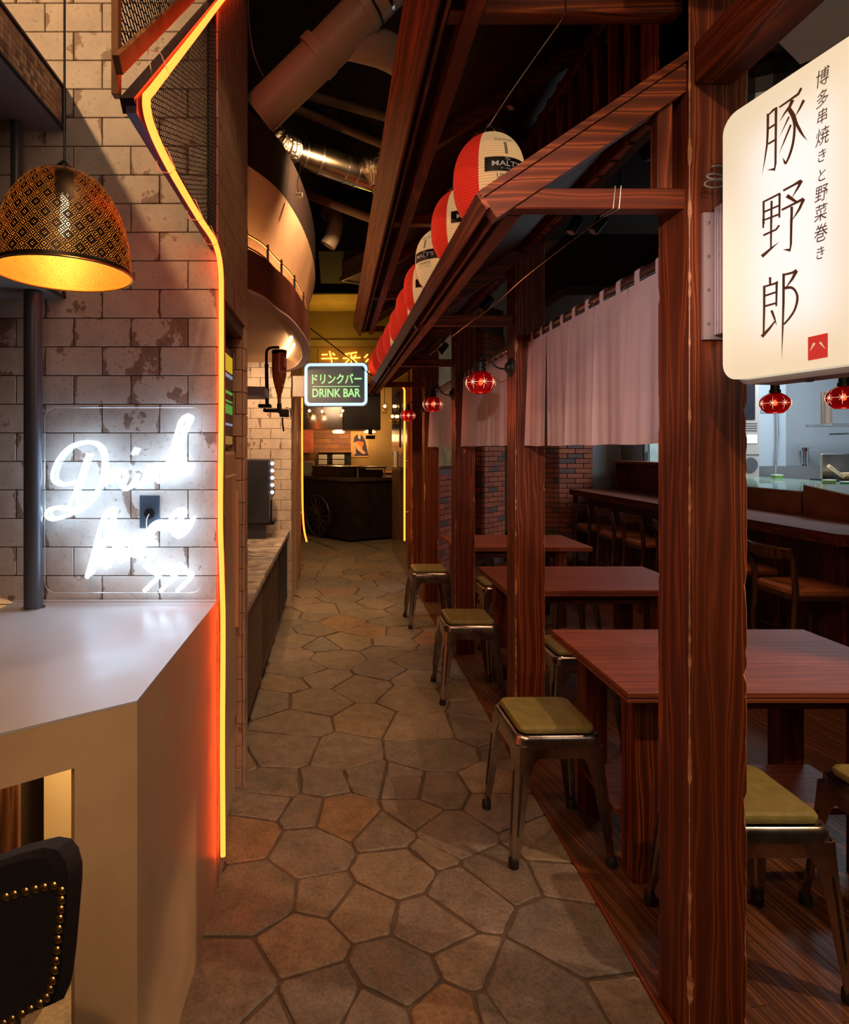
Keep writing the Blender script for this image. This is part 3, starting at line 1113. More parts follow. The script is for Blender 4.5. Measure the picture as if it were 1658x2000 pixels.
strokes = [
    [(490, 500), (450, 600), (405, 740), (350, 890), (300, 1000)],
    [(380, 760), (250, 790), (170, 760), (155, 690), (205, 560), (310, 445), (430, 400), (540, 405), (605, 470), (625, 600), (600, 760), (540, 890), (430, 1000), (300, 1070), (160, 1110), (100, 1080), (110, 1030), (190, 1005), (300, 1020), (380, 1010)],
    [(600, 800), (680, 720), (720, 650), (745, 670), (800, 680), (820, 720), (790, 800), (840, 830), (900, 770), (930, 690), (910, 760), (925, 800), (975, 770), (1010, 690), (1040, 610), (1020, 700), (990, 790), (1060, 680), (1110, 600), (1140, 620), (1120, 700), (1130, 760), (1180, 740), (1250, 600), (1330, 400), (1400, 230), (1430, 170), (1400, 150), (1340, 200), (1300, 320), (1250, 480), (1200, 640), (1170, 740), (1230, 640), (1330, 570), (1370, 590), (1330, 640), (1270, 660), (1330, 700), (1400, 690), (1445, 610)],
    [(930, 450), (895, 510)],
    [(470, 1640), (520, 1470), (570, 1280), (620, 1110), (670, 1020), (710, 1030), (700, 1110), (650, 1250), (580, 1430), (510, 1590), (470, 1650)],
    [(645, 1570), (690, 1450), (740, 1350), (790, 1320), (780, 1400), (760, 1480), (800, 1500), (860, 1440), (920, 1380), (960, 1300), (930, 1260), (880, 1310), (870, 1390), (910, 1450), (960, 1410), (1010, 1310), (1050, 1200), (1080, 1160), (1110, 1140), (1140, 1130)],
    [(1030, 1330), (1060, 1240), (1100, 1150), (1130, 1180), (1150, 1200), (1230, 1160), (1330, 1110), (1370, 1050), (1330, 1020), (1270, 1060), (1240, 1140), (1260, 1230), (1320, 1270), (1390, 1220), (1455, 1090)],
]
for s in strokes:
    MB().tube(smoothpath([nc(*p) for p in s], 6), .0062, 8).build('neon_tube', NEONW, nw, smooth=True)
for x in (0, 150, 305):
    MB().tube(smoothpath([nc(995 + x, 1530), nc(1060 + x, 1585), nc(1130 + x, 1640), nc(1065 + x, 1710), nc(1000 + x, 1775)], 3), .0064, 8).build('neon_arrow', NEONW, nw, smooth=True)
ss = thing('wall_socket', 'dark metal power socket on the tiles behind the neon writing', 'socket', P(293, 998, 2.10))
MB().cbox(-.035, .035, -.006, 0, -.06, .055, .002).build('plate', plain('socket_plate', (.10, .12, .15), .35, .6), ss)
MB().lathe([(.0, .007), (.017, .007), (.019, .001)], c=(0, -.006, -.008), seg=24, M=Matrix.Rotation(PI / 2, 3, 'X')).build('outlet', BLACKM, ss, smooth=True)
MB().tube(smoothpath([(0, -.012, -.01), (-.003, -.03, -.03), (.002, -.03, -.07), (.03, -.02, -.09)], 5), .002, 6).build('cable', WHITEP, ss)

# ---- steel mesh frame and long red-yellow neon line
RUST = plain('rusty_steel', (.20, .09, .035), .6, .5, var=.4, vscale=14)
PURP = plain('dark_channel', (.05, .03, .05), .35, .6)
FA, FB, FC = Vector((PX, 1.245, 2.24)), Vector((PX, 2.11, 2.24)), Vector((PX, 2.14, 3.12))
mf = thing('mesh_frame', 'dark expanded-metal frame with a rusty post above the neon bend', 'frame')


def bar(mb, a, b, w_, h_, side=Vector((1, 0, 0))):
    a, b = Vector(a), Vector(b)
    t = (b - a).normalized()
    n = side.cross(t).normalized()
    s = side.normalized()
    sec = [s * w_ / 2 + n * h_ / 2, -s * w_ / 2 + n * h_ / 2, -s * w_ / 2 - n * h_ / 2, s * w_ / 2 - n * h_ / 2]
    return mb.loft([[a + q for q in sec], [b + q for q in sec]])


X_ = Vector((-.02, 0, 0))
bar(MB(), FA + X_ * .7, FB + X_ * .7, .022, .03).build('bottom_channel', PURP, mf)
bar(MB(), FA + X_, FC + X_ + (FC - FA) * .3, .03, .03).build('diagonal_channel', PURP, mf)
bar(MB(), FB + X_ + Vector((0, -.01, 0)), FC + X_ + Vector((0, -.04, .4)), .03, .025).build('wall_channel', BLACKM, mf)
up = Vector((0, -.022, .02))
bar(MB(), FA + X_ + up * 1.6 + Vector((-.01, 0, .03)), FC + X_ + up * 1.6 + (FC - FA) * .3 + Vector((-.01, 0, .03)), .014, .034).build('rusty_diagonal', RUST, mf)
bar(MB(), (PX - .045, 1.245, 2.26), (PX - .045, 1.245, 3.6), .014, .02, side=Vector((1, 0, 0))).build('rusty_post', RUST, mf)


def lattice(tri, x, step, slope, r):
    """thin crossing strands clipped to a convex polygon in the (y,z) plane"""
    mb = MB()
    for sgn in (1, -1):
        n = Vector((slope * sgn, 1)).normalized()
        t = Vector((n.y, -n.x))
        cs = [n.dot(Vector(p)) for p in tri]
        c = min(cs) + step / 2
        while c < max(cs):
            hits = []
            for i in range(len(tri)):
                a, b = Vector(tri[i]), Vector(tri[(i + 1) % len(tri)])
                da, db = n.dot(a) - c, n.dot(b) - c
                if da * db < 0:
                    hits.append(a.lerp(b, da / (da - db)))
            if len(hits) == 2 and (hits[0] - hits[1]).length > .01:
                mb.tube([(x + r * sgn, hits[0].x, hits[0].y), (x + r * sgn, hits[1].x, hits[1].y)], r, 4, caps=False)
            c += step
    return mb


o = lattice([(FA.y, FA.z), (FB.y, FB.z), (FC.y, FC.z)], PX - .03, .0135, .42, .0013).build('wire_mesh', BLACKM, mf)
o['kind'] = 'stuff'
o = lattice([(FA.y, FA.z + .05), (FC.y, FC.z + .05), (FC.y, 3.7), (FA.y, 3.7)], PX - .05, .02, .42, .0016).build('wire_mesh', BLACKM, mf)
o['kind'] = 'stuff'
NEONR = emit('red_yellow_neon', (1.0, .062, .008), 12)
nl = thing('neon_tube', 'long red-orange neon line bending down the end of the tiled wall', 'neon light')
xo = .012
path = [(PX + xo, 2.14 + .5, 3.62), (PX + xo, 2.14, 3.135), (PX + xo, 1.7, 2.70), (PX + xo, 1.32, 2.325), (PX + xo, 1.262, 2.262), (PX + xo, 1.30, 2.222), (PX + xo, 1.45, 2.205), (PX + xo, 1.75, 2.205), (PX + xo, 1.98, 2.212), (PX + xo, 2.085, 2.16), (PX + xo, 2.10, 2.02), (PX + xo, 2.10, 1.7), (PX + xo - .003, 2.10, 1.3), (PX + xo + .002, 2.10, 1.1), (PX + xo + .006, 2.10, .9), (PX + xo + .004, 2.10, .5), (PX + xo + .006, 2.10, .11)]
pp = []
for i in range(len(path)):
    pp.append(path[i])
MB().tube(smoothpath(pp, 6), .0088, 12).build('glowing_tube', NEONR, nl, smooth=True)
for p_ in ((PX + xo, 1.45, 2.205), (PX + xo, 1.75, 2.205), (PX + xo, 1.98, 2.212), (PX + xo, 1.40, 2.40)):
    p_ = Vector(p_)
    MB().tube([p_ + Vector((.0, 0, -.011)), p_ + Vector((.011, 0, 0)), p_ + Vector((-.01, 0, .05)), p_ + Vector((-.04, 0, .06)), p_ + Vector((-.03, 0, -.005))], .0012, 5, closed=True).build('cable_tie', WHITEP, nl)

# ---- drinks dispenser in the niche of the pier
vd = thing('drink_dispenser', 'tall beige drinks dispenser set into the niche of the tiled pier', 'dispenser', (0, 0, 0))
BEI = plain('beige_plastic', (.45, .30, .19), .35, coat=.2)
vx = PX - .035
MB().cbox(vx - .45, vx, BW + ND0 + .01, BW + ND0 + .455, 0, 1.52, .012).build('lower_body', BEI, vd)
MB().cbox(vx - .45, vx - .012, BW + ND0 + .01, BW + ND0 + .455, 1.535, 1.97, .01).build('display_case', plain('dark_glass', (.02, .02, .02), .1), vd)
MB().cbox(vx - .006, vx + .008, BW + ND0 + .03, BW + ND0 + .44, .35, 1.42, .006).build('door_panel', plain('beige_panel', (.50, .35, .23), .3, coat=.3), vd)
MB().tube([(vx + .012, BW + ND0 + .40, z) for z in (.75, .95, 1.15, 1.35)], .012, 10).build('grip', BEI, vd, smooth=True)
for i, (z0, z1, c, s) in enumerate(((1.86, 1.93, (1, .62, .02), 1.3), (1.835, 1.85, (.6, .7, 1), .8), (1.765, 1.778, (.25, .8, .12), .8), (1.73, 1.738, (.3, .8, .15), .8), (1.68, 1.72, (.2, .75, .1), .8), (1.63, 1.64, (.6, .7, 1), .8), (1.55, 1.585, (1, .5, .1), .6))):
    MB().cbox(vx - .012, vx - .009, BW + ND0 + .02, BW + ND0 + .42, z0, z1, .001).build('lit_label', emit('label_%d' % i, c, s * .45), vd)

# ================================================================== DRINK BAR ALCOVE
dc = thing('drink_bar_cabinet', 'brown low cabinet with grooved doors under the marbled drink bar worktop', 'cabinet', (0, 0, 0))
CABW = wood('cabinet_wood', 'Y', (.06, .03, .015), (.14, .075, .035), (.19, .10, .05), scale=14, rough=.45, bump=.1, squash=.06)
CX0 = -.455
MB().box(-1.2, CX0 - .02, 2.84, 5.86, .09, .70).build('carcass', DARK, dc)
for k in range(8):
    z0 = .10 + k * .074
    MB().cbox(CX0 - .02, CX0, 2.84, 3.83, z0, z0 + .071, .003).build('horizontal_board', CABW, dc)
dn = MB().cbox(CX0 - .02, CX0 + .002, 0, .355, .1, .69, .006).mesh('door', CABW)
for k in range(3):
    y0 = 3.85 + k * .375
    dr = place('door', dn, dc, (0, y0, 0))
    mb = MB()
    for j in range(4):
        mb.box(CX0 + .002, CX0 + .004, .05 + j * .08, .055 + j * .08, .14, .65)
    mb.build('groove', DARK, dr)
for k in range(9):
    y0 = 5.0 + k * .095
    MB().cbox(CX0 - .015, CX0 + .006, y0, y0 + .035, .09, .70, .004).build('slat', plain('dark_slat', (.035, .03, .035), .3, .4) if k == 0 else bpy.data.materials['dark_slat'], dc)
for y0 in (2.9, 3.83, 4.75, 5.75):
    MB().cbox(CX0 - .06, CX0 - .01, y0, y0 + .05, 0, .1, .003).build('foot', TRIMW, dc)
m, nt, ns, ln, b = newmat('marbled_laminate')
tc = N(ns, 'ShaderNodeTexCoord')
n1 = setin(N(ns, 'ShaderNodeTexNoise'), Scale=5.0, Detail=8.0, Distortion=1.8, Roughness=.65)
ln.new(tc.outputs['Object'], n1.inputs['Vector'])
ln.new(ramp(ns, ln, n1.outputs[0], [(.35, (.10, .09, .11)), (.47, (.30, .24, .20)), (.6, (.52, .42, .33)), (.8, (.6, .5, .42))]), b.inputs['Base Color'])
b.inputs['Roughness'].default_value = .3
wt = tag(MB().cbox(-1.25, -.432, 2.83, 5.88, .702, .742, .004).build('worktop', m), 'marbled beige-grey worktop of the drink bar', 'worktop')

cm = thing('coffee_machine', 'dark coffee machine with a strip of white lights on the drink bar worktop', 'coffee machine', (-.7, 5.4, .742))
DKP = plain('dark_plastic', (.035, .035, .05), .3)
MB().cbox(-.2, .105, -.14, .14, 0, .16, .01).build('base', DKP, cm)
MB().cbox(-.22, .135, -.16, .16, .14, .70, .012).build('body', DKP, cm)
MB().cbox(.105, .175, -.12, .12, .12, .16, .008).build('drip_tray', BLACKM, cm)
MB().cbox(.135, .150, -.14, .14, .40, .69, .004).build('front_panel', plain('panel_grey', (.08, .08, .10), .2), cm)
for k in range(5):
    z = .41 + k * .063
    MB().lathe([(.0, .006), (.013, .005), (.015, 0)], c=(.162, -.142, z), seg=14, M=Matrix.Rotation(PI / 2, 3, 'X')).build('indicator_light', emit('white_led', (.7, .85, 1), 9) if k == 0 else bpy.data.materials['white_led'], cm)
MB().tube(smoothpath([(.14, -.1, .48), (.17, -.1, .45), (.175, -.1, .40), (.15, -.1, .36)], 4), .006, 6).build('tap', CHROME, cm, smooth=True)
MB().tube([(.15, -.12, .16), (.15, -.12, .34)], .008, 6).build('column', BLACKM, cm)

# ---- shelf under the curve, with the clamp-on bottle dispenser
sl = tag(MB().prism([(-1.0, 3.9), (-.46, 4.0), (-.46, 4.3), (-1.0, 4.3)], 1.885, 1.945).build('bracket_shelf', plain('grey_lilac', (.40, .35, .36), .5)), 'pale grey shelf holding the clamped bottle dispenser', 'shelf')
bd = thing('bottle_dispenser', 'black arm holding an amber bottle upside down beside the drink bar sign', 'dispenser')


def bc(x, y, d=4.25):
    return P(500 + x / 10.53, 660 + y / 10.53, d)


K = 4.25 / FPX / 10.53
MB().tube(smoothpath([bc(215, 560), bc(213, 380), bc(225, 260), bc(290, 205), bc(400, 195), bc(480, 195)], 5), 28 * K, 12).build('curved_arm', BLACKM, bd, smooth=True)
MB().tube([bc(216, 560), bc(228, 1400)], 38 * K, 12).tube([bc(216, 540), bc(217, 600)], 44 * K, 12).tube([bc(224, 1040), bc(226, 1120)], 50 * K, 12).build('column', BLACKM, bd, smooth=True)
p0 = bc(228, 1400)
MB().cbox(p0.x - .06, p0.x + .03, p0.y - .03, p0.y + .05, p0.z - .012, p0.z + .012, .004).cbox(p0.x - .05, p0.x + .01, p0.y - .02, p0.y + .04, p0.z + .1, p0.z + .112, .003).cbox(p0.x - .02, p0.x + .115, p0.y - .02, p0.y + .02, p0.z - .045, p0.z - .02, .004).build('clamp', BLACKM, bd)
c0 = bc(478, 250)
AMB = plain('amber_glass', (.50, .15, .03), .08, spec=.8, coat=.6)
rr_ = 152 * K
prof = [(rr_ * .75, 0), (rr_ * .97, -.004), (rr_, -.02), (rr_, -430 * K), (rr_ * .96, -520 * K), (rr_ * .82, -640 * K), (rr_ * .55, -800 * K), (rr_ * .32, -920 * K), (rr_ * .25, -1010 * K), (rr_ * .23, -1100 * K)]
MB().lathe(prof, c=c0, seg=32).build('bottle', AMB, bd, smooth=True)
MB().lathe([(rr_ * 1.01, -.002), (rr_ * 1.02, -.022), (rr_ * 1.01, -.03)], c=c0, seg=32, cap=False).build('bottle_base_band', BLACKM, bd, smooth=True)


def wraplab(c, r, a0, a1, z0, z1, mat, name, parent, n=10):
    rows = [[(c.x + r * math.sin(a0 + (a1 - a0) * i / n), c.y - r * math.cos(a0 + (a1 - a0) * i / n), z) for i in range(n + 1)] for z in (c.z + z0, c.z + z1)]
    return MB().sheet(rows).build(name, mat, parent, smooth=True)


wraplab(c0, rr_ * 1.012, -.02, 1.45, -470 * K, -60 * K, plain('label_cream', (.75, .62, .45), .5), 'label_border', bd)
wraplab(c0, rr_ * 1.02, .22, 1.40, -445 * K, -85 * K, plain('label_red', (.50, .06, .02), .5), 'label', bd)
wraplab(c0, rr_ * 1.03, .75, 1.3, -360 * K, -150 * K, bpy.data.materials['label_cream'], 'label_disc', bd)
MB().lathe([(rr_ * .30, -1100 * K), (rr_ * .34, -1250 * K), (rr_ * .2, -1260 * K)], c=c0, seg=16).build('pourer', BLACKM, bd, smooth=True)
q0 = bc(590, 1540)
MB().cbox(q0.x - .035, q0.x + .03, q0.y - .03, q0.y + .03, q0.z - .03, q0.z + .025, .006).build('valve', BLACKM, bd)
MB().tube([bc(620, 1430), bc(690, 1450), bc(720, 1600), bc(620, 1630)], .004, 6).tube(smoothpath([bc(545, 1640), bc(545, 1750), bc(570, 1920)], 4), .006, 8).build('lever', BLACKM, bd, smooth=True)
MB().tube(smoothpath([bc(150, 1480), bc(300, 1500), bc(430, 1500), bc(500, 1530)], 4), .012, 8).build('pipe', BLACKM, bd, smooth=True)

# ---- curved balcony fascia, lower ring and upper drum
pl = [(-.44, 2.83), (-.352, 3.02), (-.304, 3.26), (-.2466, 3.52), (-.206, 3.9), (-.182, 4.3), (-.186, 4.7), (-.210, 5.05), (-.291, 5.52), (-.43, 5.86)]
curve = [Vector((x, y, 0)) for x, y in pl]
crv = smoothpath(curve, 5)


def offc(c, o):
    out = []
    for i, p in enumerate(c):
        t = (c[min(i + 1, len(c) - 1)] - c[max(i - 1, 0)]).normalized()
        out.append(p + Vector((-t.y, t.x, 0)) * o)
    return out


def wallband(name, mat, parent, outer, inner, z0, z1, smooth=True):
    rows = [[(p.x, p.y, z0) for p in outer], [(p.x, p.y, z1) for p in outer], [(p.x, p.y, z1) for p in inner], [(p.x, p.y, z0) for p in inner], [(p.x, p.y, z0) for p in outer]]
    return MB().sheet(rows).build(name, mat, parent, smooth=smooth)


cb = thing('curved_balcony', 'dark red curved balcony fascia with a little metal rail over the drink bar', 'balcony')
DRED = plain('dark_red_paint', (.075, .018, .010), .5, var=.1)
ORNG = plain('orange_plaster', (.68, .42, .25), .65, var=.08, vscale=4, bump=.15, bscale=70)
wallband('fascia', DRED, cb, crv, offc(crv, .05), 2.30, 2.49)
wallband('bottom_lip', plain('lilac_plaster', (.45, .32, .27), .55), cb, offc(crv, .002), offc(crv, .062), 2.285, 2.30)
inn = offc(crv, .062)
inn2 = offc(crv, .16)
MB().sheet([[(p.x, p.y, 2.30) for p in inn], [(p.x, p.y, 2.37) for p in inn2]]).build('inner_slope', ORNG, cb, smooth=True)
cl = MB()
n = len(inn2)
cl.sheet([[(p.x, p.y, 2.37) for p in inn2], [(-1.3, p.y, 2.37) for p in inn2]])
cl.build('soffit_ceiling', ORNG, cb)
SG_ = emit('strip_glow', (1, .66, .34), 12)
for dx in (0, -.05):
    MB().tube([(-.245 + dx, 4.31, 2.345), (-.44 + dx, 5.45, 2.345)], .009, 8).build('light_strip', SG_, cb, smooth=True)
MB().tube([(p.x, p.y, 2.515) for p in offc(crv, .055)], .006, 6).build('cove_strip', emit('cove_glow', (1.0, .50, .18), 26), cb, smooth=True)
MB().sheet([[(p.x, p.y, 2.49) for p in crv], [(-1.3, p.y, 2.49) for p in crv]]).build('top_ledge', DRED, cb)
rail = offc(crv, .012)
mb = MB()
mb.tube([(p.x, p.y, 2.565) for p in rail], .005, 6)
mb.build('hand_rail', BRASS, cb, smooth=True)
MB().tube([(p.x, p.y, 2.505) for p in rail], .004, 6).build('lower_rail', BRASS, cb, smooth=True)
po = MB().cbox(-.006, .006, -.006, .006, 0, .10, .001).mesh('rail_post', BLACKM)
for k in range(2, len(rail), 5):
    place('rail_post', po, cb, (rail[k].x, rail[k].y, 2.487))
ub = [(-.44, 2.86), (-.309, 3.13), (-.238, 3.43), (-.188, 3.78), (-.156, 4.18), (-.145, 4.6), (-.155, 4.95), (-.191, 5.35), (-.256, 5.8), (-.40, 6.2)]
uc = smoothpath([Vector((x, y, 0)) for x, y in ub], 5)
dl = thing('upper_drum', 'orange-lit curved plaster drum above the balcony rail', 'wall drum')
lower = offc(uc, .15)
rows = [[(p.x, p.y, 2.495) for p in lower], [(p.x * .35 + q.x * .65, p.y, 2.72) for p, q in zip(lower, uc)], [(p.x, p.y, 2.90) for p in uc]]
MB().sheet(rows).build('drum_wall', ORNG, dl, smooth=True)
wallband('dark_crown', plain('dark_brown_paint', (.022, .009, .006), .7), dl, uc, offc(uc, .08), 2.90, 3.17)
MB().sheet([[(p.x, p.y, 3.17) for p in uc], [(-1.4, p.y, 3.17) for p in uc]]).build('crown_top', DARK, dl)

# ---- hanging DRINK BAR sign
dsg = thing('drink_bar_sign', 'small dark light box sign with blue-white border and green DRINK BAR lettering', 'sign', P(656.5, 752, 5.8), rz=math.radians(-3))
W_, H2 = .305, .208
MB().prism(rrect(-W_, W_, -H2, H2, .045), -.045, .045, f=lambda x, y, z: (x, z, y)).build('box', plain('sign_case', (.20, .20, .22), .4), dsg)
MB().prism(rrect(-W_ + .035, W_ - .035, -H2 + .035, H2 - .035, .03), -.049, -.044, f=lambda x, y, z: (x, z, y)).build('face', emit('dark_face', (.10, .12, .12), .35), dsg)
MB().tube([(x, -.05, z) for x, z in rrect(-W_ + .018, W_ - .018, -H2 + .018, H2 - .018, .04)], .014, 10, closed=True).build('light_border', emit('blue_border', (.50, .72, 1.0), 1.5), dsg, smooth=True)
GRN = emit('green_letters', (.42, .95, .30), 1.05)


def flat_text(s, parent, mat, cx_, cz_, size, name='lettering', y=-.0515, sx=1.0, fat=0.0, sp=1.0):
    vs, fs = text2d(s, size, sx=sx, fat=fat, spacing=sp)
    return MB().add([(cx_ + x, y, cz_ + z) for x, z in vs], fs).build(name, mat, parent)


flat_text('ドリンクバー', dsg, GRN, 0, .045, .105, fat=.0025, sx=.80)
flat_text('DRINK BAR', dsg, GRN, 0, -.085, .112, fat=.0025, sx=.80)
MB().box(-.225, .225, -.0525, -.0515, -.022, -.016).build('line', GRN, dsg)
MB().tube([(-.03, 0, H2 - .01), (-.03, 0, H2 + .05)], .004, 6).build('hanger', BLACKM, dsg)
o = tag(MB().tube([P(728, 735, 5.7), P(607, 642, 5.95), P(520, 575, 6.2)], .006, 6).build('stay_rod', BLACKM), 'thin black stay rod running down to the drink bar sign', 'rod')
rbk = thing('sign_bracket', 'ribbed grey box joining the drink bar sign to the tiled wall end', 'bracket')
x0, x1 = P(573, 0, 5.86).x, P(596, 0, 5.8).x
mb = MB().box(x0, x1, 5.77, 5.9, P(0, 775, 5.8).z, P(0, 735, 5.8).z)
mb.build('box', plain('ribbed_grey', (.20, .17, .16), .45, .3), rbk)
for k in range(9):
    x = x0 + (x1 - x0) * (k + .5) / 9
    MB().cbox(x - .004, x + .004, 5.764, 5.771, P(0, 774.5, 5.8).z, P(0, 735.5, 5.8).z, .001).build('rib', bpy.data.materials['ribbed_grey'], rbk)

# ---- yellow neon lines framing the passage
NEONY = emit('yellow_neon', (1.0, .135, .014), 5.5)
d = 7.26
pts = [P(590, 770, d), P(590, 860, d), P(590.5, 960, d), P(591.5, 1005, d), P(594, 1035, d), P(599, 1058, d)]
o = thing('neon_tube', 'yellow neon line on the left jamb of the passage curling at its foot', 'neon light')
MB().tube(smoothpath(pts, 5), .011, 10).build('glowing_tube', NEONY, o, smooth=True)
for py in (800, 900, 1000):
    p_ = P(590.5, py, d)
    MB().box(AX - .012, p_.x, 7.16, 7.27, p_.z - .004, p_.z + .004).build('clip', WHITEP, o)
pts = [P(782, 748, 7.2), P(789, 760, 7.15), P(790, 775, 7.15), P(790, 900, 7.15), P(790, 1056, 7.15)]
o = thing('neon_tube', 'straight yellow neon line on the right jamb of the passage', 'neon light')
MB().tube(smoothpath(pts, 5), .011, 10).build('glowing_tube', NEONY, o, smooth=True)
for py in (800, 900, 1000):
    p_ = P(790, py, 7.15)
    MB().box(p_.x, .89, 7.145, 7.21, p_.z - .004, p_.z + .004).build('clip', WHITEP, o)
ny = thing('neon_sign', 'yellow neon characters on the olive bulkhead above the passage', 'sign')


def yc(x, y, d=9.27):
    return P(590 + x / 11.84, 600 + y / 11.84, d)


MB().tube([yc(375, 970, 9.28), yc(1700, 970, 9.28), yc(1700, 1700, 9.28), yc(375, 1700, 9.28)], .006, 6, closed=True).build('frame', TRIMW, ny)
YN = emit('yellow_script', (1.0, .30, .035), 5)
for s in ([(450, 1100), (590, 1095)], [(440, 1190), (830, 1185)], [(635, 1015), (660, 1130), (690, 1260), (705, 1400)], [(700, 1060), (760, 1110)],
          [(990, 1085), (1270, 1045)], [(1010, 1100), (1060, 1150)], [(1250, 1110), (1190, 1160)], [(940, 1185), (1350, 1165)], [(1140, 1070), (1140, 1400)], [(1110, 1190), (960, 1330)], [(1170, 1190), (1310, 1330)],
          [(1440, 1170), (1520, 1090)], [(1470, 1270), (1530, 1200)], [(1540, 1500), (1640, 1440)]):
    MB().tube([yc(*p) for p in s], .011, 8).build('neon_stroke', YN, ny, smooth=True)
# ================================================================== TIMBER FRAME (right)
CHIP = plain('chipped_edge', (.42, .20, .10), .7, var=.35, vscale=60)
PXL = .905          # corridor face of the posts
PD = [1.532, 3.0, 4.49, 6.02, 6.98]
TIMBER = bpy.data.materials['red_wood_z']


def chipped_post(x0, x1, y0, y1, z0, z1, seed, n=200):
    """square post whose arrises are knocked about"""
    mb = MB()
    w2, h2 = (x1 - x0) / 2, (y1 - y0) / 2
    rows = []
    mats = []
    for i in range(n + 1):
        z = z0 + (z1 - z0) * i / n
        sec = []
        for k, (sx, sy) in enumerate(((1, -1), (1, 1), (-1, 1), (-1, -1))):
            nz = mnoise.noise(Vector((z * 9, seed * 3.1 + k * 7, 1))) + .6 * mnoise.noise(Vector((z * 34, seed + k * 5, 8)))
            c = .0018 + min(.014, max(0, nz - .05) * .017)
            a, b = (sx * w2, sy * (h2 - c)), (sx * (w2 - c), sy * h2)
            if k % 2 == 0:
                a, b = b, a
            sec += [a, b]
        rows.append([(x, y, z) for x, y in sec])
    mb.sheet(rows, closed=True)
    for q in range(len(mb.f)):
        k = q % 8
        mb.m[q] = 1 if k % 2 == 0 else 0
    mb.f.append(tuple(range(8)))
    mb.f.append(tuple(n * 8 + i for i in range(8)))
    mb.m += [0, 0]
    return mb


plabs = ['nearest large timber post, in front of the ribbed sign bracket',
         'timber post holding the nearest red glass wall lamp',
         'timber post with the small red sticker, third from the front',
         'timber post holding the middle small red lamp',
         'farthest timber post beside the yellow neon line']
for i, d in enumerate(PD):
    s = .148
    p = thing('timber_post', plabs[i], 'post', (PXL + s / 2, d + s / 2, 0), group=None)
    chipped_post(-s / 2, s / 2, -s / 2, s / 2, 0, 3.75 if i == 0 else 3.3, i + 1).build('shaft', [WZ, CHIP], p)
    if i == 2:
        MB().cbox(-.012, .0, -s / 2 - .002, -s / 2 + .0005, 1.50, 1.522, .0005).build('sticker', plain('red_sticker', (.5, .03, .02), .4), p)
        MB().box(-.0095, -.0025, -s / 2 - .0025, -s / 2 - .0018, 1.509, 1.513).build('sticker_mark', WHITEP, p)

# board panel between post and upper roof, slatted
hd = thing('slatted_header', 'red-brown vertical slat screen above the lower canopy roof', 'screen')
MB().cbox(.93, .96, 1.70, 7.3, 2.50, 2.56, .003).cbox(.93, .96, 1.70, 7.3, 2.99, 3.04, .003).build('rail', WY, hd)
sm = MB().cbox(-.017, .017, -.014, .014, 2.5, 3.05, .003).mesh('slat', WZ)
for k in range(46):
    if any(pd_ - .02 < 1.79 + k * .118 < pd_ + .168 for pd_ in PD):
        continue
    place('slat', sm, hd, (.945, 1.79 + k * .118, 0))
MB().box(1.02, 1.05, 1.7, 7.3, 2.56, 3.05).build('backing_panel', plain('dark_red_panel', (.03, .006, .004), .7), hd)
MB().cbox(.905, .93, 1.535, 1.78, 2.50, 3.4, .003).build('board', WZ, hd)

# lower lean-to roof
cn = thing('lower_canopy', 'lower lean-to wooden canopy roof running along the aisle under the lanterns', 'canopy')
RE, RT = Vector((.384, 2.175)), Vector((.93, 2.54))
sl_ = (RT - RE).normalized()
nr = Vector((-sl_.y, sl_.x))
Y0, Y1 = 1.55, 6.68


def roofbox(a, b, t0, t1, y0, y1, mat, name, parent):
    """slab along the slope from a to b (x,z), offset t0..t1 along the normal"""
    q = [a + nr * t0, b + nr * t0, b + nr * t1, a + nr * t1]
    return MB().prism([(v.x, v.y) for v in q], y0, y1, f=lambda x, z, y: (x, y, z)).build(name, mat, parent)


nb = 34
bwid = (Y1 - Y0) / nb
DKW = wood('dark_roof_wood', 'X', (.02, .005, .003), (.07, .013, .006), (.13, .03, .01), rough=.5)
for k in range(nb):
    roofbox(RE, RT, 0, .014, Y0 + k * bwid + .001, Y0 + (k + 1) * bwid - .001, DKW, 'roof_board', cn)
for k, y in enumerate((1.545, 2.99, 4.48, 6.01, 6.63)):
    roofbox(RE + sl_ * .0, RT, -.062, -.001, y, y + .045, WX, 'rafter', cn)
roofbox(RE - sl_ * .004, RT, .001, .020, Y0 - .012, Y0 + .0, WX, 'barge_board', cn)
roofbox(RE - sl_ * .012, RE, -.030, .018, Y0 - .01, Y1, WY, 'eaves_board', cn)
MB().cbox(.456, .50, 1.60, Y1, 2.150, 2.205, .003).build('eaves_beam', WY, cn)
MB().cbox(.42, .432, 1.60, Y1, 2.14, 2.19, .002).build('gutter_board', WY, cn)
for y in (1.553, 3.02, 4.51, 6.04):
    MB().cbox(.456, .908, y, y + .047, 2.152, 2.204, .003).build('tie_beam', WX, cn)
MB().cbox(.84, .88, 1.56, 1.60, 2.204, 2.44, .003).build('strut', WZ, cn)

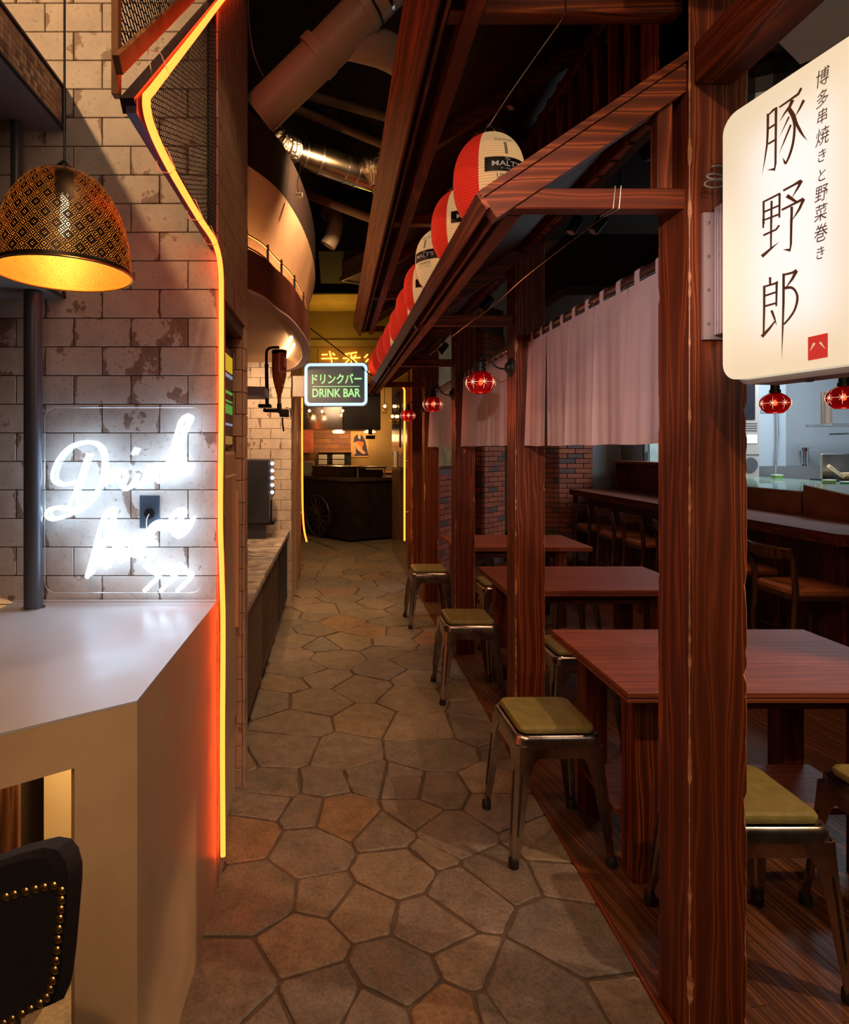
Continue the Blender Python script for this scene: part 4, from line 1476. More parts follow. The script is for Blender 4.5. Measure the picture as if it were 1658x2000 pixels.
# upper canopy
uq = thing('upper_canopy', 'upper wooden canopy with deep edge boards above the row of lanterns', 'canopy')
RE2, RT2 = Vector((.252, 2.655)), Vector((1.02, 3.14))
Y2e = 5.9
for k in range(30):
    b_ = (Y2e - 1.2) / 30
    roofbox(RE2, RT2, 0, .014, 1.2 + k * b_ + .001, 1.2 + (k + 1) * b_ - .001, bpy.data.materials['dark_roof_wood'], 'roof_board', uq)
roofbox(RE2 - sl_ * .012, RE2, -.02, .10, 1.2, Y2e, WY, 'edge_board', uq)
MB().cbox(.338, .385, 1.2, Y2e, 2.652, 2.715, .003).build('eaves_beam', WY, uq)
MB().cbox(.285, .297, 1.2, Y2e, 2.66, 2.73, .002).build('gutter_board', WY, uq)
for y in (1.56, 3.03, 4.52, 5.8):
    MB().cbox(.30, .906, y, y + .05, 2.664, 2.716, .003).build('tie_beam', WX, uq)
for y in (2.3, 3.75, 5.2):
    roofbox(RE2 + sl_ * .1, RT2, -.05, -.001, y, y + .04, WX, 'rafter', uq)
# wire holding the lanterns
o = tag(MB().tube(smoothpath([(.60, 1.58, 2.66), (.575, 1.95, 2.69), (.56, 2.19, 2.70)], 3), .0015, 5).build('steel_wire', STEEL), 'thin steel wire from the upper tie beam to the nearest lantern', 'wire')
o = tag(MB().tube([(.60, 1.556, 2.664), (.60, 1.555, 2.72), (.60, 1.61, 2.72), (.60, 1.615, 2.66)], .0015, 5, closed=True).build('steel_wire', STEEL), 'wire loop around the upper tie beam', 'wire')
o = tag(MB().tube([(.72, 1.55, 2.15), (.725, 1.549, 2.207), (.715, 1.603, 2.207), (.71, 1.604, 2.149)], .0015, 5, closed=True).tube([(.735, 1.55, 2.15), (.74, 1.549, 2.207), (.73, 1.603, 2.207), (.72, 1.604, 2.149)], .0015, 5, closed=True).build('steel_wire', STEEL), 'double wire loop around the lower tie beam', 'wire')
o = tag(MB().tube(smoothpath([(.72, 1.6, 2.15), (.70, 2.2, 2.16), (.69, 2.6, 2.15), (.66, 3.1, 2.15), (.62, 3.9, 2.14)], 4), .0014, 5).build('steel_wire', STEEL), 'thin wire running under the lower canopy', 'wire')
ls_ = thing('clip_lamp', 'small black clip lamp hanging behind the nearest lantern wire', 'lamp', P(1000, 205, 2.3))
MB().lathe([(.004, .03), (.010, .02), (.016, -.012), (.0, -.012)], seg=12, M=Matrix.Rotation(.5, 3, 'Y')).build('lamp_head', BLACKM, ls_, smooth=True)
MB().lathe([(.0, -.016), (.011, -.0125)], seg=12, M=Matrix.Rotation(.5, 3, 'Y')).build('lens', plain('peach_lens', (.6, .3, .18), .4), ls_)
MB().tube(smoothpath([(.004, 0, .03), (.02, 0, .06), (.01, 0, .10), (-.02, -.02, .13)], 4), .0018, 6).build('cord', BLACKM, ls_)

# two beams running forward from the nearest post, and the soffit panel
MB().cbox(.916, 1.016, .2, 1.528, 2.455, 2.56, .004).build('x', WY)
o = bpy.data.objects['x']
o.name = 'timber_beam'
tag(o, 'red timber beam coming forward from the nearest post above the lit white sign', 'beam')
sf = tag(MB().prism([(1.418, 1.83), (.70, 1.318), (1.25, .55), (2.2, 1.0)], 2.70, 2.9).build('soffit_panel', plain('pale_olive_panel', (.44, .42, .33), .5, var=.05)), 'pale greenish-grey ceiling panel above the lit white sign', 'panel')
cpp = tag(MB().tube([P(1452, 300, 1.78), P(1452, 300, 1.78) + Vector((0, 0, 4.36 - P(1452, 300, 1.78).z))], .012, 12).build('conduit', STEEL, smooth=True), 'vertical grey conduit behind the top left corner of the white sign', 'pipe')
fdk = tag(MB().tube(smoothpath([(1.35, 2.6, 2.95), (1.9, 2.5, 3.0), (2.6, 2.6, 2.95), (3.4, 2.9, 3.0)], 12), [.16 + .008 * (k % 2) for k in range(37)], 18).build('flexible_duct', plain('foil_dark', (.25, .22, .2), .3, 1.0)), 'dark crinkled foil duct behind the top of the white sign', 'duct')

# ================================================================== PAPER LANTERNS
def lantern_mat(name, col, e):
    m, nt, ns, ln, b = newmat(name)
    b.inputs['Base Color'].default_value = (*col, 1)
    b.inputs['Roughness'].default_value = .6
    b.inputs['Subsurface Weight'].default_value = .0
    b.inputs['Emission Color'].default_value = (*col, 1)
    b.inputs['Emission Strength'].default_value = e
    return m


LRED = lantern_mat('lantern_red', (.78, .035, .015), .36)
LCRM = lantern_mat('lantern_cream', (.88, .56, .25), .46)
LSHADE = {LCRM.name: lantern_mat('lantern_cream_fold_shade', (.50, .30, .12), .25), LRED.name: lantern_mat('lantern_red_fold_shade', (.42, .015, .008), .2)}  # rib shade painted in as darker, dimmer paper in the fold valleys
LBLK = plain('lantern_black', (.012, .012, .012), .5)
LWHT = lantern_mat('lantern_print_white', (.75, .7, .62), .15)
LR, LH = .1275, .170


def lant_r(t):
    """radius at t in -1..1"""
    return LR * (max(0.0, 1 - abs(t) ** 2.35) ** .50) * 1.0


RING = 34


def lant_pt(a, z, off=0.0):
    t = max(-1, min(1, z / LH))
    r = max(lant_r(t), .05)
    return ((r + off) * math.sin(a), -(r + off) * math.cos(a), z)


def lant_sector(a0, a1, mat, name, parent, nseg=18):
    rows = []
    ts_ = []
    for i in range(RING):
        ts_ += [(i + .0) / RING, (i + .30) / RING, (i + .70) / RING]
    ts_.append(1.0)
    for i, tt in enumerate(ts_):
        t = -.955 + 1.91 * tt
        rb_ = lant_r(t) - (.0026 if i % 3 == 0 else 0)
        rows.append([(rb_ * math.sin(a0 + (a1 - a0) * k / nseg), -rb_ * math.cos(a0 + (a1 - a0) * k / nseg), t * LH) for k in range(nseg + 1)])
    mb = MB().sheet(rows)
    mb.m = [(1 if (q // nseg) % 3 == 2 else 0) for q in range(len(mb.f))]
    return mb.build(name, [mat, LSHADE[mat.name]], parent)


def lant_text(s, size, az, zc, mat, parent, name='lettering', shear=0.0, fat=0.0, sx=1.0, arch=0.0, off=.0022):
    vs, fs = text2d(s, size, shear=shear, sx=sx, fat=fat)
    out = []
    for x, y in vs:
        a = az + x / LR
        out.append(lant_pt(a, zc + y - arch * x * x, off))
    return MB().add(out, fs).build(name, mat, parent)


def make_lantern():
    t = thing('paper_lantern', 'x', 'lantern', (0, 0, 0), group='red and cream paper lanterns hung in a row under the upper canopy')
    q = math.radians(44)
    for i in range(4):
        c = i * PI / 2
        lant_sector(c - q, c + (PI / 2 - q), LCRM if i % 2 == 0 else LRED, 'cream_paper' if i % 2 == 0 else 'red_paper', t)
    MB().lathe([(.062, LH * .952), (.062, LH * .985), (.05, LH * .99)], seg=28, cap=False).build('top_ring', LBLK, t, smooth=True)
    MB().lathe([(.05, -LH * .99), (.062, -LH * .985), (.062, -LH * .952)], seg=28, cap=False).build('bottom_ring', LBLK, t, smooth=True)
    MB().tube([(-.05, 0, LH * .985), (-.02, 0, LH + .025), (0, 0, LH + .045), (.02, 0, LH + .025), (.05, 0, LH * .985)], .0013, 6).build('wire_handle', STEEL, t)
    for c in (0, PI):
        rows = [[lant_pt(c + (-.60 + 1.2 * k / 20), -.018 + .050 * i / 4 + .0, .0015) for k in range(21)] for i in range(5)]
        MB().sheet(rows).build('black_label', LBLK, t, smooth=True)
        lant_text("MALT'S", .0255, c, .0065, LWHT, t, fat=.0002, sx=1.35, off=.0042)
        lant_text("The", .0135, c, .0235, LWHT, t, shear=.4, fat=.0, off=.0034)
        lant_text("ザ・モルツ", .0095, c, -.0100, LWHT, t, off=.0034)
        lant_text("SUNTORY", .015, c, .098, LBLK, t, arch=-1.2, sx=1.25, off=.0034)
        lant_text("UMAMI", .021, c, -.034, LBLK, t, sx=1.1, off=.0036)
        lant_text("グッとくるうまさ", .010, c, -.050, LBLK, t, off=.0030)
        mb = MB()
        for k in range(9):
            z = .042 + k * .0052
            for s_ in (-1, 1):
                mb.sheet([[lant_pt(c, z, .0015), lant_pt(c + s_ * .045, z + .004, .0015)], [lant_pt(c, z + .003, .0015), lant_pt(c + s_ * .04, z + .008, .0015)]])
        mb.build('wheat_ear', LBLK, t)
    return t


L0 = make_lantern()
ldat = [(.563, 2.186, 2.50, 28), (.557, 2.65, 2.50, 17), (.55, 3.12, 2.50, -38), (.552, 3.66, 2.50, 10), (.555, 4.17, 2.50, 24), (.558, 4.70, 2.49, 48), (.552, 5.2, 2.48, 14), (.535, 5.7, 2.47, 50), (.522, 6.2, 2.46, 46), (.51, 6.62, 2.45, 52)]
ords = ['nearest and largest paper lantern, red at its left and a black label at its right',
        'second nearest paper lantern, cream with the black label half hidden by the first',
        'third paper lantern from the front, its cream label turned to the left',
        'fourth paper lantern from the front, red left edge and cream centre',
        'fifth paper lantern from the front, mostly hidden, a corner of black label showing',
        'sixth paper lantern from the front, showing only its red side',
        'seventh paper lantern from the front, cream side with part of a black label',
        'third paper lantern from the far end, showing a red side',
        'second paper lantern from the far end, red between two others',
        'farthest paper lantern, red, next to the yellow neon characters']
for i, (x, y, z, a) in enumerate(ldat):
    t = L0 if i == 0 else copy_tree(L0)
    t.location = (x, y, z)
    vd_ = math.atan2(-x, -y)           # direction towards the camera
    base = math.atan2(x, y)            # label faces -y at 0; turn it to face the camera, then by a
    t.rotation_euler = (0, 0, -base + math.radians(a))
    t['label'] = ords[i]
wn = tag(MB().tube([(x, y, z + LH + .044) for x, y, z, a in ldat], .0012, 5).build('lantern_wire', STEEL), 'long thin wire from which the row of lanterns hangs', 'wire')

# ================================================================== NOREN CURTAINS
CLOTH = plain('linen', (.66, .52, .50), .85, spec=.1, bump=.25, bscale=260)
m = bpy.data.materials['linen']
ns, ln = m.node_tree.nodes, m.node_tree.links
tl_ = N(ns, 'ShaderNodeBsdfTranslucent')
tl_.inputs[0].default_value = (.62, .45, .42, 1)
mx2 = N(ns, 'ShaderNodeMixShader')
mx2.inputs[0].default_value = .25
ln.new(ns['Principled BSDF'].outputs[0], mx2.inputs[1])
ln.new(tl_.outputs[0], mx2.inputs[2])
ln.new(mx2.outputs[0], ns['Material Output'].inputs[0])


def noren(y0, y1, x, zrod, zbot, lab, npan, seed, glabel):
    rod = thing('curtain_rod', glabel, 'rod')
    MB().tube([(x, y0 - .0, zrod), (x, y1 + .0, zrod)], .015, 16).build('rod', plain('dark_rod', (.05, .015, .012), .3, coat=.4) if 'dark_rod' not in bpy.data.materials else bpy.data.materials['dark_rod'], rod, smooth=True)
    t = thing('noren_curtain', lab, 'curtain')
    r = random.Random(seed)
    W = (y1 - y0 - .06) / npan
    for k in range(npan):
        a = y0 + .03 + k * W
        b = a + W - .004
        nu, nv = 26, 14
        rows = []
        ph = r.uniform(0, 6)
        for j in range(nv + 1):
            v = j / nv
            z = (zrod - .03) + (zbot - zrod + .03) * v
            row = []
            for i in range(nu + 1):
                u = i / nu
                sway = .35 * (.010 * math.sin(u * 9 + ph) + .006 * math.sin(u * 21 + ph * 2)) * v ** .7 + .012 * v * math.sin(ph + k)
                edge = .012 * v * (1 if u > .9 else 0) * (u - .9) * 10
                row.append((x - .016 - sway - edge, a + (b - a) * u, z + .0015 * math.sin(u * 5 + ph) * v))
            rows.append(row)
        MB().sheet(rows).build('cloth_panel', CLOTH, t, smooth=True)
        nl_ = 2
        for i in range(nl_):
            yy = a + W * (i + .5) / nl_
            loop = []
            for q in range(14):
                an = -PI * .62 + 2 * PI * .98 * q / 13 * .9
                loop.append((x + .0175 * math.sin(an) * (1), .0175 * math.cos(an) + zrod))
            pts_ = [(x - .0165, zrod - .045)] + [(x - .0185, zrod - .01), (x - .017, zrod + .010), (x - .006, zrod + .0185), (x + .008, zrod + .0175), (x + .0175, zrod + .004), (x + .014, zrod - .014), (x - .002, zrod - .03), (x - .013, zrod - .05)]
            MB().sheet([[(px_, yy - .016, pz_) for px_, pz_ in pts_], [(px_, yy + .016, pz_) for px_, pz_ in pts_]]).build('hanging_loop', CLOTH, t, smooth=True)
    return t


noren(1.682, 3.0, .975, 2.085, 1.545, 'large white linen curtain between the two nearest timber posts', 5, 1, 'dark rod of the nearest white curtain')
noren(3.15, 4.49, .975, 2.085, 1.55, 'white curtain behind the nearest red glass wall lamp', 5, 2, 'dark rod of the white curtain behind the nearest red lamp')
noren(4.64, 6.02, .975, 2.085, 1.55, 'white curtain farthest along the aisle, behind the middle red lamp', 5, 3, 'dark rod of the farthest white curtain')

# ================================================================== RED GLASS LAMPS
m, nt, ns, ln, b = newmat('ruby_glass')
b.inputs['Base Color'].default_value = (.34, .004, .008, 1)
b.inputs['Roughness'].default_value = .08
b.inputs['Coat Weight'].default_value = .6
b.inputs['Emission Color'].default_value = (.85, .008, .006, 1)
b.inputs['Emission Strength'].default_value = .03
trr = N(ns, 'ShaderNodeBsdfTransparent')
trr.inputs[0].default_value = (.8, .05, .03, 1)
mx3 = N(ns, 'ShaderNodeMixShader')
mx3.inputs[0].default_value = .38
ln.new(b.outputs[0], mx3.inputs[1])
ln.new(trr.outputs[0], mx3.inputs[2])
ln.new(mx3.outputs[0], ns['Material Output'].inputs[0])
RUBY = m
CUT = emit('cut_lines', (1.0, .55, .36), 1.6)
BULB = emit('small_bulb', (1.0, .55, .2), 14)
PATINA = plain('patina_black', (.02, .03, .025), .5, .5, var=.5)


def globe(parent, r=.075, hz=.055):
    prof = [(r * .50, -hz * .98), (r * .56, -hz * .92), (r * .80, -hz * .62), (r * .97, -hz * .22), (r, .05 * hz), (r * .93, hz * .40), (r * .72, hz * .75), (r * .45, hz * .98), (r * .34, hz * 1.08)]
    MB().lathe(prof, seg=36, cap=False).build('glass_shade', RUBY, parent, smooth=True)
    MB().lathe([(.0, -.014), (.010, -.008), (.0115, .003), (.006, .016), (0.0, .02)], seg=14).build('bulb', BULB, parent, smooth=True)

    def rad(z):
        for (r0, z0), (r1, z1) in zip(prof, prof[1:]):
            if z0 <= z <= z1:
                return r0 + (r1 - r0) * (z - z0) / (z1 - z0)
        return r
    mb = MB()
    for k in range(8):
        a = k * PI / 4
        for j in range(4):
            an = j * PI / 4
            L = .034 if j % 2 == 0 else .019
            if j == 0:
                L = .03
            pts_ = []
            for s_ in (-1, -.5, 0, .5, 1):
                da = L * math.cos(an) * s_ / r
                dz = L * math.sin(an) * s_
                rr = rad(max(-hz * .97, min(hz * 1.05, dz))) + .0006
                pts_.append((rr * math.cos(a + da), rr * math.sin(a + da), dz))
            mb.tube(pts_, [.0003, .0009, .0011, .0009, .0003], 4, caps=False)
    mb.build('cut_star', CUT, parent)
    MB().lathe([(r * .36, hz * 1.0), (r * .36, hz * 1.35), (r * .30, hz * 1.4), (r * .28, hz * 1.9), (.004, hz * 2.1)], seg=20).build('fitting', PATINA, parent, smooth=True)


slabs = [('red cut-glass wall lamp on the second post, largest of the three on the posts', 3.075),
         ('red cut-glass wall lamp on the post in the middle distance', 4.565),
         ('small red cut-glass wall lamp farthest along the aisle', 6.09)]
wl0 = None
for lab, y in slabs:
    if wl0 is None:
        t = thing('wall_lamp', lab, 'lamp', (.75, y, 1.868), group='red glass wall lamps on the posts')
        globe(t)
        MB().tube(smoothpath([(0, 0, .105), (.012, 0, .135), (.045, 0, .125), (.075, 0, .085), (.11, 0, .072), (.14, 0, .075)], 5), .0045, 8).build('arm', PATINA, t, smooth=True)
        MB().lathe([(.012, .030), (.024, .026), (.028, .014), (.046, .011), (.048, 0)], c=(.155, 0, .078), seg=24, M=Matrix.Rotation(-PI / 2, 3, 'Y')).build('wall_plate', PATINA, t, smooth=True)
        wl0 = t
    else:
        t = copy_tree(wl0)
        t.location = (.75, y, 1.868)
        t['label'] = lab
    point('wall_lamp_light', (.75, y, 1.74), .9, (1.0, .22, .10), .03)
for lab, p, h in (('red cut-glass pendant under the lit white sign, left of two', P(1513.5, 788, 3.33), .98), ('red cut-glass pendant at the right edge under the lit white sign', P(1648, 777, 3.0), .98)):
    t = thing('pendant_lamp', lab, 'lamp', p, group='red glass pendants over the bar')
    globe(t)
    MB().tube([(0, 0, .10), (0, 0, h)], .002, 6).build('cord', BLACKM, t)
    point('pendant_light', p - Vector((0, 0, .13)), .8, (1.0, .25, .12), .03)
pr = tag(MB().cbox(2.3, 3.4, 2.98, 3.5, 2.76, 2.82, .01).build('ceiling_raft', DARK), 'dark ceiling raft carrying the red glass pendants', 'panel')

# ================================================================== TABLES
def make_table():
    t = thing('dining_table', 'x', 'table', (0, 0, 0), group='red-brown wooden tables in a row')
    mb = MB()
    mb.cbox(0, 1.16, 0, .72, .664, .676, .001).cbox(.004, 1.156, .004, .716, .676, .680, .001).cbox(0, 1.16, 0, .72, .680, .700, .002)
    mb.build('table_top', TX, t)
    for lx in (.055, .88):
        for ly in (.07, .47):
            MB().cbox(lx, lx + .09, ly, ly + .09, 0, .664, .002).build('leg', WZ, t)
    MB().cbox(.10, .925, .135, .155, .585, .664, .002).build('apron', WX, t)
    MB().cbox(.10, .925, .475, .495, .585, .664, .002).build('apron', WX, t)
    MB().cbox(.03, .99, .16, .47, .185, .21, .002).build('foot_shelf', TX, t)
    return t


T0 = make_table()
for i, (x, y, lab) in enumerate(((1.0, 2.05, 'nearest dining table, behind the large front post'), (1.02, 3.535, 'middle dining table, beyond the second post'), (1.03, 5.09, 'farthest dining table, before the brick pillars'))):
    t = T0 if i == 0 else copy_tree(T0)
    t.location = (x, y, 0)
    t['label'] = lab

# ================================================================== METAL STOOLS
def make_stool():
    t = thing('metal_stool', 'x', 'stool', (0, 0, 0), group='gunmetal stools with olive cushions')
    S = .158
    secs = []
    for r, rad, z in ((S + .006, .045, .425), (S + .004, .043, .452), (S, .042, .462), (S - .006, .038, .466), (S - .016, .032, .462)):
        secs.append([(x, y, z) for x, y in rrect(-r, r, -r, r, rad, 5)])
    mb = MB()
    mb.sheet(secs, closed=True)
    mb.sheet([secs[-1], [(x * .05, y * .05, .460) for x, y, z in secs[-1]]], closed=True)
    mb.sheet([secs[0], [(x * .97, y * .97, .425) for x, y, z in secs[0]], [(x * .93, y * .93, .455) for x, y, z in secs[0]]], closed=True)
    mb.build('seat', GUN, t, smooth=True)
    mb = MB()
    for s_ in range(4):
        M = Matrix.Rotation(s_ * PI / 2, 4, 'Z')
        mb.box(-.11, .11, -(S + .004), -(S - .0), .385, .43, M=M)
    mb.build('apron', GUN, t)
    c = []
    for r, rad, z in ((.136, .03, .464), (.143, .036, .470), (.144, .037, .482), (.139, .034, .490), (.128, .03, .494)):
        c.append([(x, y, z) for x, y in rrect(-r, r, -r, r, rad, 5)])
    mb = MB().sheet(c, closed=True)
    mb.sheet([c[-1], [(x * .5, y * .5, .496) for x, y, z in c[-1]], [(x * .02, y * .02, .4965) for x, y, z in c[-1]]], closed=True)
    mb.build('cushion', OLIVE, t, smooth=True)
    for k in range(4):
        M = Matrix.Rotation(k * PI / 2, 4, 'Z')
        secs = []
        for z, co, a in ((.43, .163, .105), (.395, .165, .085), (.36, .167, .064), (.27, .174, .050), (.15, .183, .040), (.03, .192, .030)):
            th = .004
            sec = [(co, co - .012), (co - .0035, co - .0035), (co - .012, co), (co - a, co), (co - a, co - th), (co - .014, co - th), (co - th - .003, co - th - .003), (co - th, co - .014), (co - th, co - a), (co, co - a)]
            secs.append([M @ Vector((x, y, z)) for x, y in sec])
        mb = MB().loft(secs)
        lg = mb.build('leg', GUN, t)
        mb = MB()
        for ax in (0, 1):
            pr_ = []
            for z, co in ((.34, .1685), (.33, .1695), (.20, .1795), (.12, .1855), (.11, .1863)):
                v = (co - .022 + (.3 - z) * .02, co + .0005, z)
                if ax:
                    v = (v[1], v[0], z)
                pr_.append(M @ Vector(v))
            mb.tube(pr_, [.001, .0035, .0035, .0035, .001], 6)
        mb.build('pressed_rib', GUNP, lg)
        MB().lathe([(.014, 0), (.019, .002), (.0185, .03), (.015, .036)], c=M @ Vector((.181, .181, 0)), seg=12).build('foot_cap', RUBBER, lg, smooth=True)
    MB().tube([(-.15, -.15, .395), (0, 0, .415), (.15, .15, .395)], .005, 6).tube([(-.15, .15, .395), (0, 0, .41), (.15, -.15, .395)], .005, 6).build('cross_brace', GUNP, t)
    return t


S0 = make_stool()
for i, (x, y, rz, lab) in enumerate(((.835, 2.385, .02, 'metal stool at the aisle end of the nearest table, largest in view'),
                                     (.834, 3.775, -.015, 'metal stool at the aisle end of the middle table'),
                                     (.83, 5.30, .01, 'metal stool at the aisle end of the farthest table'),
                                     (1.245, 1.845, .0, 'metal stool at the right of the large front post, olive cushion half hidden'),
                                     (1.775, 1.85, .03, 'metal stool cut off by the right edge of the picture'),
                                     (1.29, 3.23, .0, 'metal stool tucked between the nearest and middle tables, beside the second post'),
                                     (1.30, 4.77, .01, 'metal stool between the middle and farthest tables, beside the third post'),
                                     (1.87, 4.78, -.02, 'metal stool whose pale legs show under the middle table'),
                                     (1.45, 6.22, .0, 'metal stool beyond the farthest table, glimpsed under its top'))):
    t = S0 if i == 0 else copy_tree(S0)
    t.location = (x, y, 0)
    t.rotation_euler = (0, 0, rz)
    t['label'] = lab

# ================================================================== BAR AND BAR CHAIRS
BARW = wood('bar_wood', 'Y', (.10, .022, .010), (.26, .060, .022), (.36, .10, .04), scale=11, rough=.75, bump=.15)
br = thing('bar_counter', 'long red-brown wooden bar counter running along the kitchen', 'counter')
MB().prism([(3.13, 8.0), (3.13, 3.75), (3.19, 3.69), (5.2, 3.69), (5.2, 4.3), (4.3, 4.3), (4.3, 5.74), (3.9, 5.74), (3.9, 8.0)], .925, 1.0).build('bar_top', BARW, br)
for k in range(22):
    MB().cbox(3.36, 3.38, 3.96 + k * .182, 3.96 + (k + 1) * .182 - .004, 0, .925, .003).build('front_board', OAKZ if k % 3 else WZ, br)
for k in range(9):
    MB().cbox(3.38 + k * .19, 3.38 + (k + 1) * .19 - .004, 3.94, 3.96, 0, .925, .003).build('front_board', WZ, br)
MB().box(3.38, 3.88, 3.96, 7.95, 0, .92).build('carcass', DARK, br)
MB().cbox(3.16, 3.2, 7.9, 7.96, 0, .925, .003).build('support', WZ, br)
hu = thing('bar_shelf_box', 'dark wooden open shelf box standing at the far end of the bar', 'shelf')
MB().cbox(3.70, 3.9, 5.75, 7.98, 1.345, 1.377, .003).build('top_board', TX, hu)
MB().box(3.86, 3.88, 5.75, 7.95, 1.001, 1.345).build('back_board', WY, hu)
for y in (5.76, 6.85, 7.94):
    MB().cbox(3.72, 3.86, y, y + .022, 1.001, 1.345, .002).build('divider', WZ, hu)
MB().cbox(3.73, 3.86, 6.3, 6.6, 1.001, 1.13, .004).build('inner_box', WX, hu)
# refrigerated cases with glass tops
m, nt, ns, ln, b = newmat('green_glass')
b.inputs['Base Color'].default_value = (.55, .68, .58, 1)
b.inputs['Roughness'].default_value = .06
b.inputs['Coat Weight'].default_value = .5
tr4 = N(ns, 'ShaderNodeBsdfTransparent')
tr4.inputs[0].default_value = (.8, .92, .85, 1)
mx4 = N(ns, 'ShaderNodeMixShader')
mx4.inputs[0].default_value = .35
ln.new(b.outputs[0], mx4.inputs[1])
ln.new(tr4.outputs[0], mx4.inputs[2])
ln.new(mx4.outputs[0], ns['Material Output'].inputs[0])
GGL = m
BRS = plain('bronzed_steel', (.30, .13, .07), .3, .85, var=.25, vscale=5)
for lab, y0, y1, zt, x0 in (('long bronze-fronted display case with glass top on the bar', 4.83, 5.7, 1.185, 3.75), ('nearer bronze-fronted display case with glass top on the bar', 4.0, 4.80, 1.24, 3.745)):
    t = thing('display_case', lab, 'display case')
    if zt < 1.2:
        MB().box(x0, x0 + .02, y0, y1, 1.012, zt).build('front_panel', BRS, t)
        MB().prism([(x0, y0), (5.2, y0), (5.2, 7.3), (3.95, 7.3), (3.95, 5.72), (x0, 5.7)], zt, zt + .008).build('glass_top', GGL, t)
        MB().box(4.46, 5.18, y0 + .02, 7.28, 1.021, 1.15).build('inner_tray', plain('case_interior', (.55, .60, .56), .4), t)
    else:
        MB().add([(x0, y0, 1.012), (x0, y1, 1.012), (x0, y1, zt), (x0, y0, zt - .09), (x0 + .02, y0, 1.012), (x0 + .02, y1, 1.012), (x0 + .02, y1, zt), (x0 + .02, y0, zt - .09)],
                 [(0, 1, 2, 3), (4, 7, 6, 5), (0, 4, 5, 1), (2, 6, 7, 3), (1, 5, 6, 2), (0, 3, 7, 4)]).build('front_panel', BRS, t)
        MB().add([(x0, y0, zt - .09), (x0, y1, zt), (x0 + .5, y1, zt), (x0 + .5, y0, zt - .09), (x0, y0, zt - .082), (x0, y1, zt + .008), (x0 + .5, y1, zt + .008), (x0 + .5, y0, zt - .082)],
                 [(0, 3, 2, 1), (4, 5, 6, 7), (0, 1, 5, 4), (2, 3, 7, 6), (1, 2, 6, 5), (0, 4, 7, 3)]).build('glass_top', GGL, t)
    MB().box(x0 + .02, x0 + .5, y0 + .01, y1 - .01, 1.002, 1.06).box(x0 + .47, x0 + .5, y0, y1, 1.002, zt - .1).build('tray', STEEL, t)
for k, (px, py, d) in enumerate(((1518, 934, 5.9), (1619, 945, 5.3), (1655, 949, 5.0))):
    d = .337 * FPX / (py - CY)
    pp_ = P(px, py, d)
    t = thing('green_box', ['small green box on the display case, leftmost of three', 'small green box on the display case, middle of three', 'bright green box on the display case at the right edge'][k], 'box', (pp_.x, pp_.y, 1.193))
    MB().cbox(-.045, .045, -.03, .03, 0, .034, .003).build('box', plain('green_%d' % k, [(.10, .22, .04), (.16, .24, .05), (.01, .22, .04)][k], .4), t)
    MB().cbox(-.048, .048, -.033, .033, .034, .041, .002).build('lid', WHITEP, t)
# kitchen work counter behind the cases, pan, pot, tap, fridge, dispenser cabinet, wall rack
kt = thing('kitchen_counter', 'white-topped steel kitchen counter behind the display cases', 'counter')
MB().cbox(4.45, 7.0, 5.0, 7.55, .98, 1.02, .004).build('top', plain('white_board', (.66, .68, .66), .4), kt)
MB().box(4.5, 6.9, 5.05, 7.5, 0, .98).build('body', STEEL, kt)
MB().cbox(4.8, 6.6, 7.2, 7.5, 1.021, 1.09, .004).build('upstand', STEEL, kt)
gs = thing('gas_stove', 'dark gas stove at the right edge of the kitchen', 'stove', P(1650, 938, 6.2))
MB().cbox(-.05, .6, -.2, .4, -.19, 0, .01).build('body', BLACKM, gs)
MB().cbox(-.04, .5, .24, .27, 0, .27, .004).build('splash_plate', STEEL, gs)
pn = thing('frying_pan', 'wooden-handled pan on the gas stove', 'pan', (5.40, 6.18, P(1650, 938, 6.2).z))
MB().lathe([(.0, 0), (.15, 0), (.17, .035), (.166, .035), (.147, .006), (0, .006)], seg=24, cap=False).build('pan', plain('bronze_pan', (.25, .15, .05), .35, .6), pn, smooth=True)
MB().lathe([(.0, .045), (.155, .045), (.155, .075), (0, .075)], seg=24).build('wooden_lid', plain('lid_wood', (.5, .33, .2), .6), pn)
MB().tube([(-.16, 0, .03), (-.36, -.05, .15)], [.014, .018], 10).build('handle', plain('pale_wood', (.6, .42, .25), .6), pn, smooth=True)
tp = thing('kitchen_tap', 'chrome tap on the kitchen wall backsplash', 'tap', P(1572, 910, 8.2))
MB().lathe([(.05, 0), (.05, .03), (.036, .04), (.040, .2), (.055, .21), (.055, .25), (.03, .265)], seg=18).build('body', CHROME, tp, smooth=True)
MB().tube([(0, 0, .23), (.02, -.18, .2)], .012, 8).build('spout', CHROME, tp, smooth=True)
fg = thing('refrigerator', 'glass-doored refrigerator behind the bar shelf box under the curtain', 'refrigerator')
MB().box(3.95, 5.0, 7.72, 8.25, 0, 2.1).build('body', STEEL, fg)
for k in range(2):
    MB().cbox(3.97 + k * .52, 4.47 + k * .52, 7.69, 7.715, .12, 2.05, .006).build('door_frame', plain('door_grey', (.22, .25, .28), .35, .5) if k == 0 else bpy.data.materials['door_grey'], fg)
    MB().cbox(4.03 + k * .52, 4.41 + k * .52, 7.680, 7.69, .2, 1.98, .002).build('door_glass', plain('pale_glass', (.40, .50, .48), .15, var=.15, vscale=8) if k == 0 else bpy.data.materials['pale_glass'], fg)
    MB().tube([(4.0 + k * .52, 7.67, .9), (4.0 + k * .52, 7.67, 1.5)], .01, 8).build('handle', CHROME, fg)
sc_ = thing('steel_cabinet', 'tall steel kitchen cabinet with a grey screen beside the front post', 'cabinet')
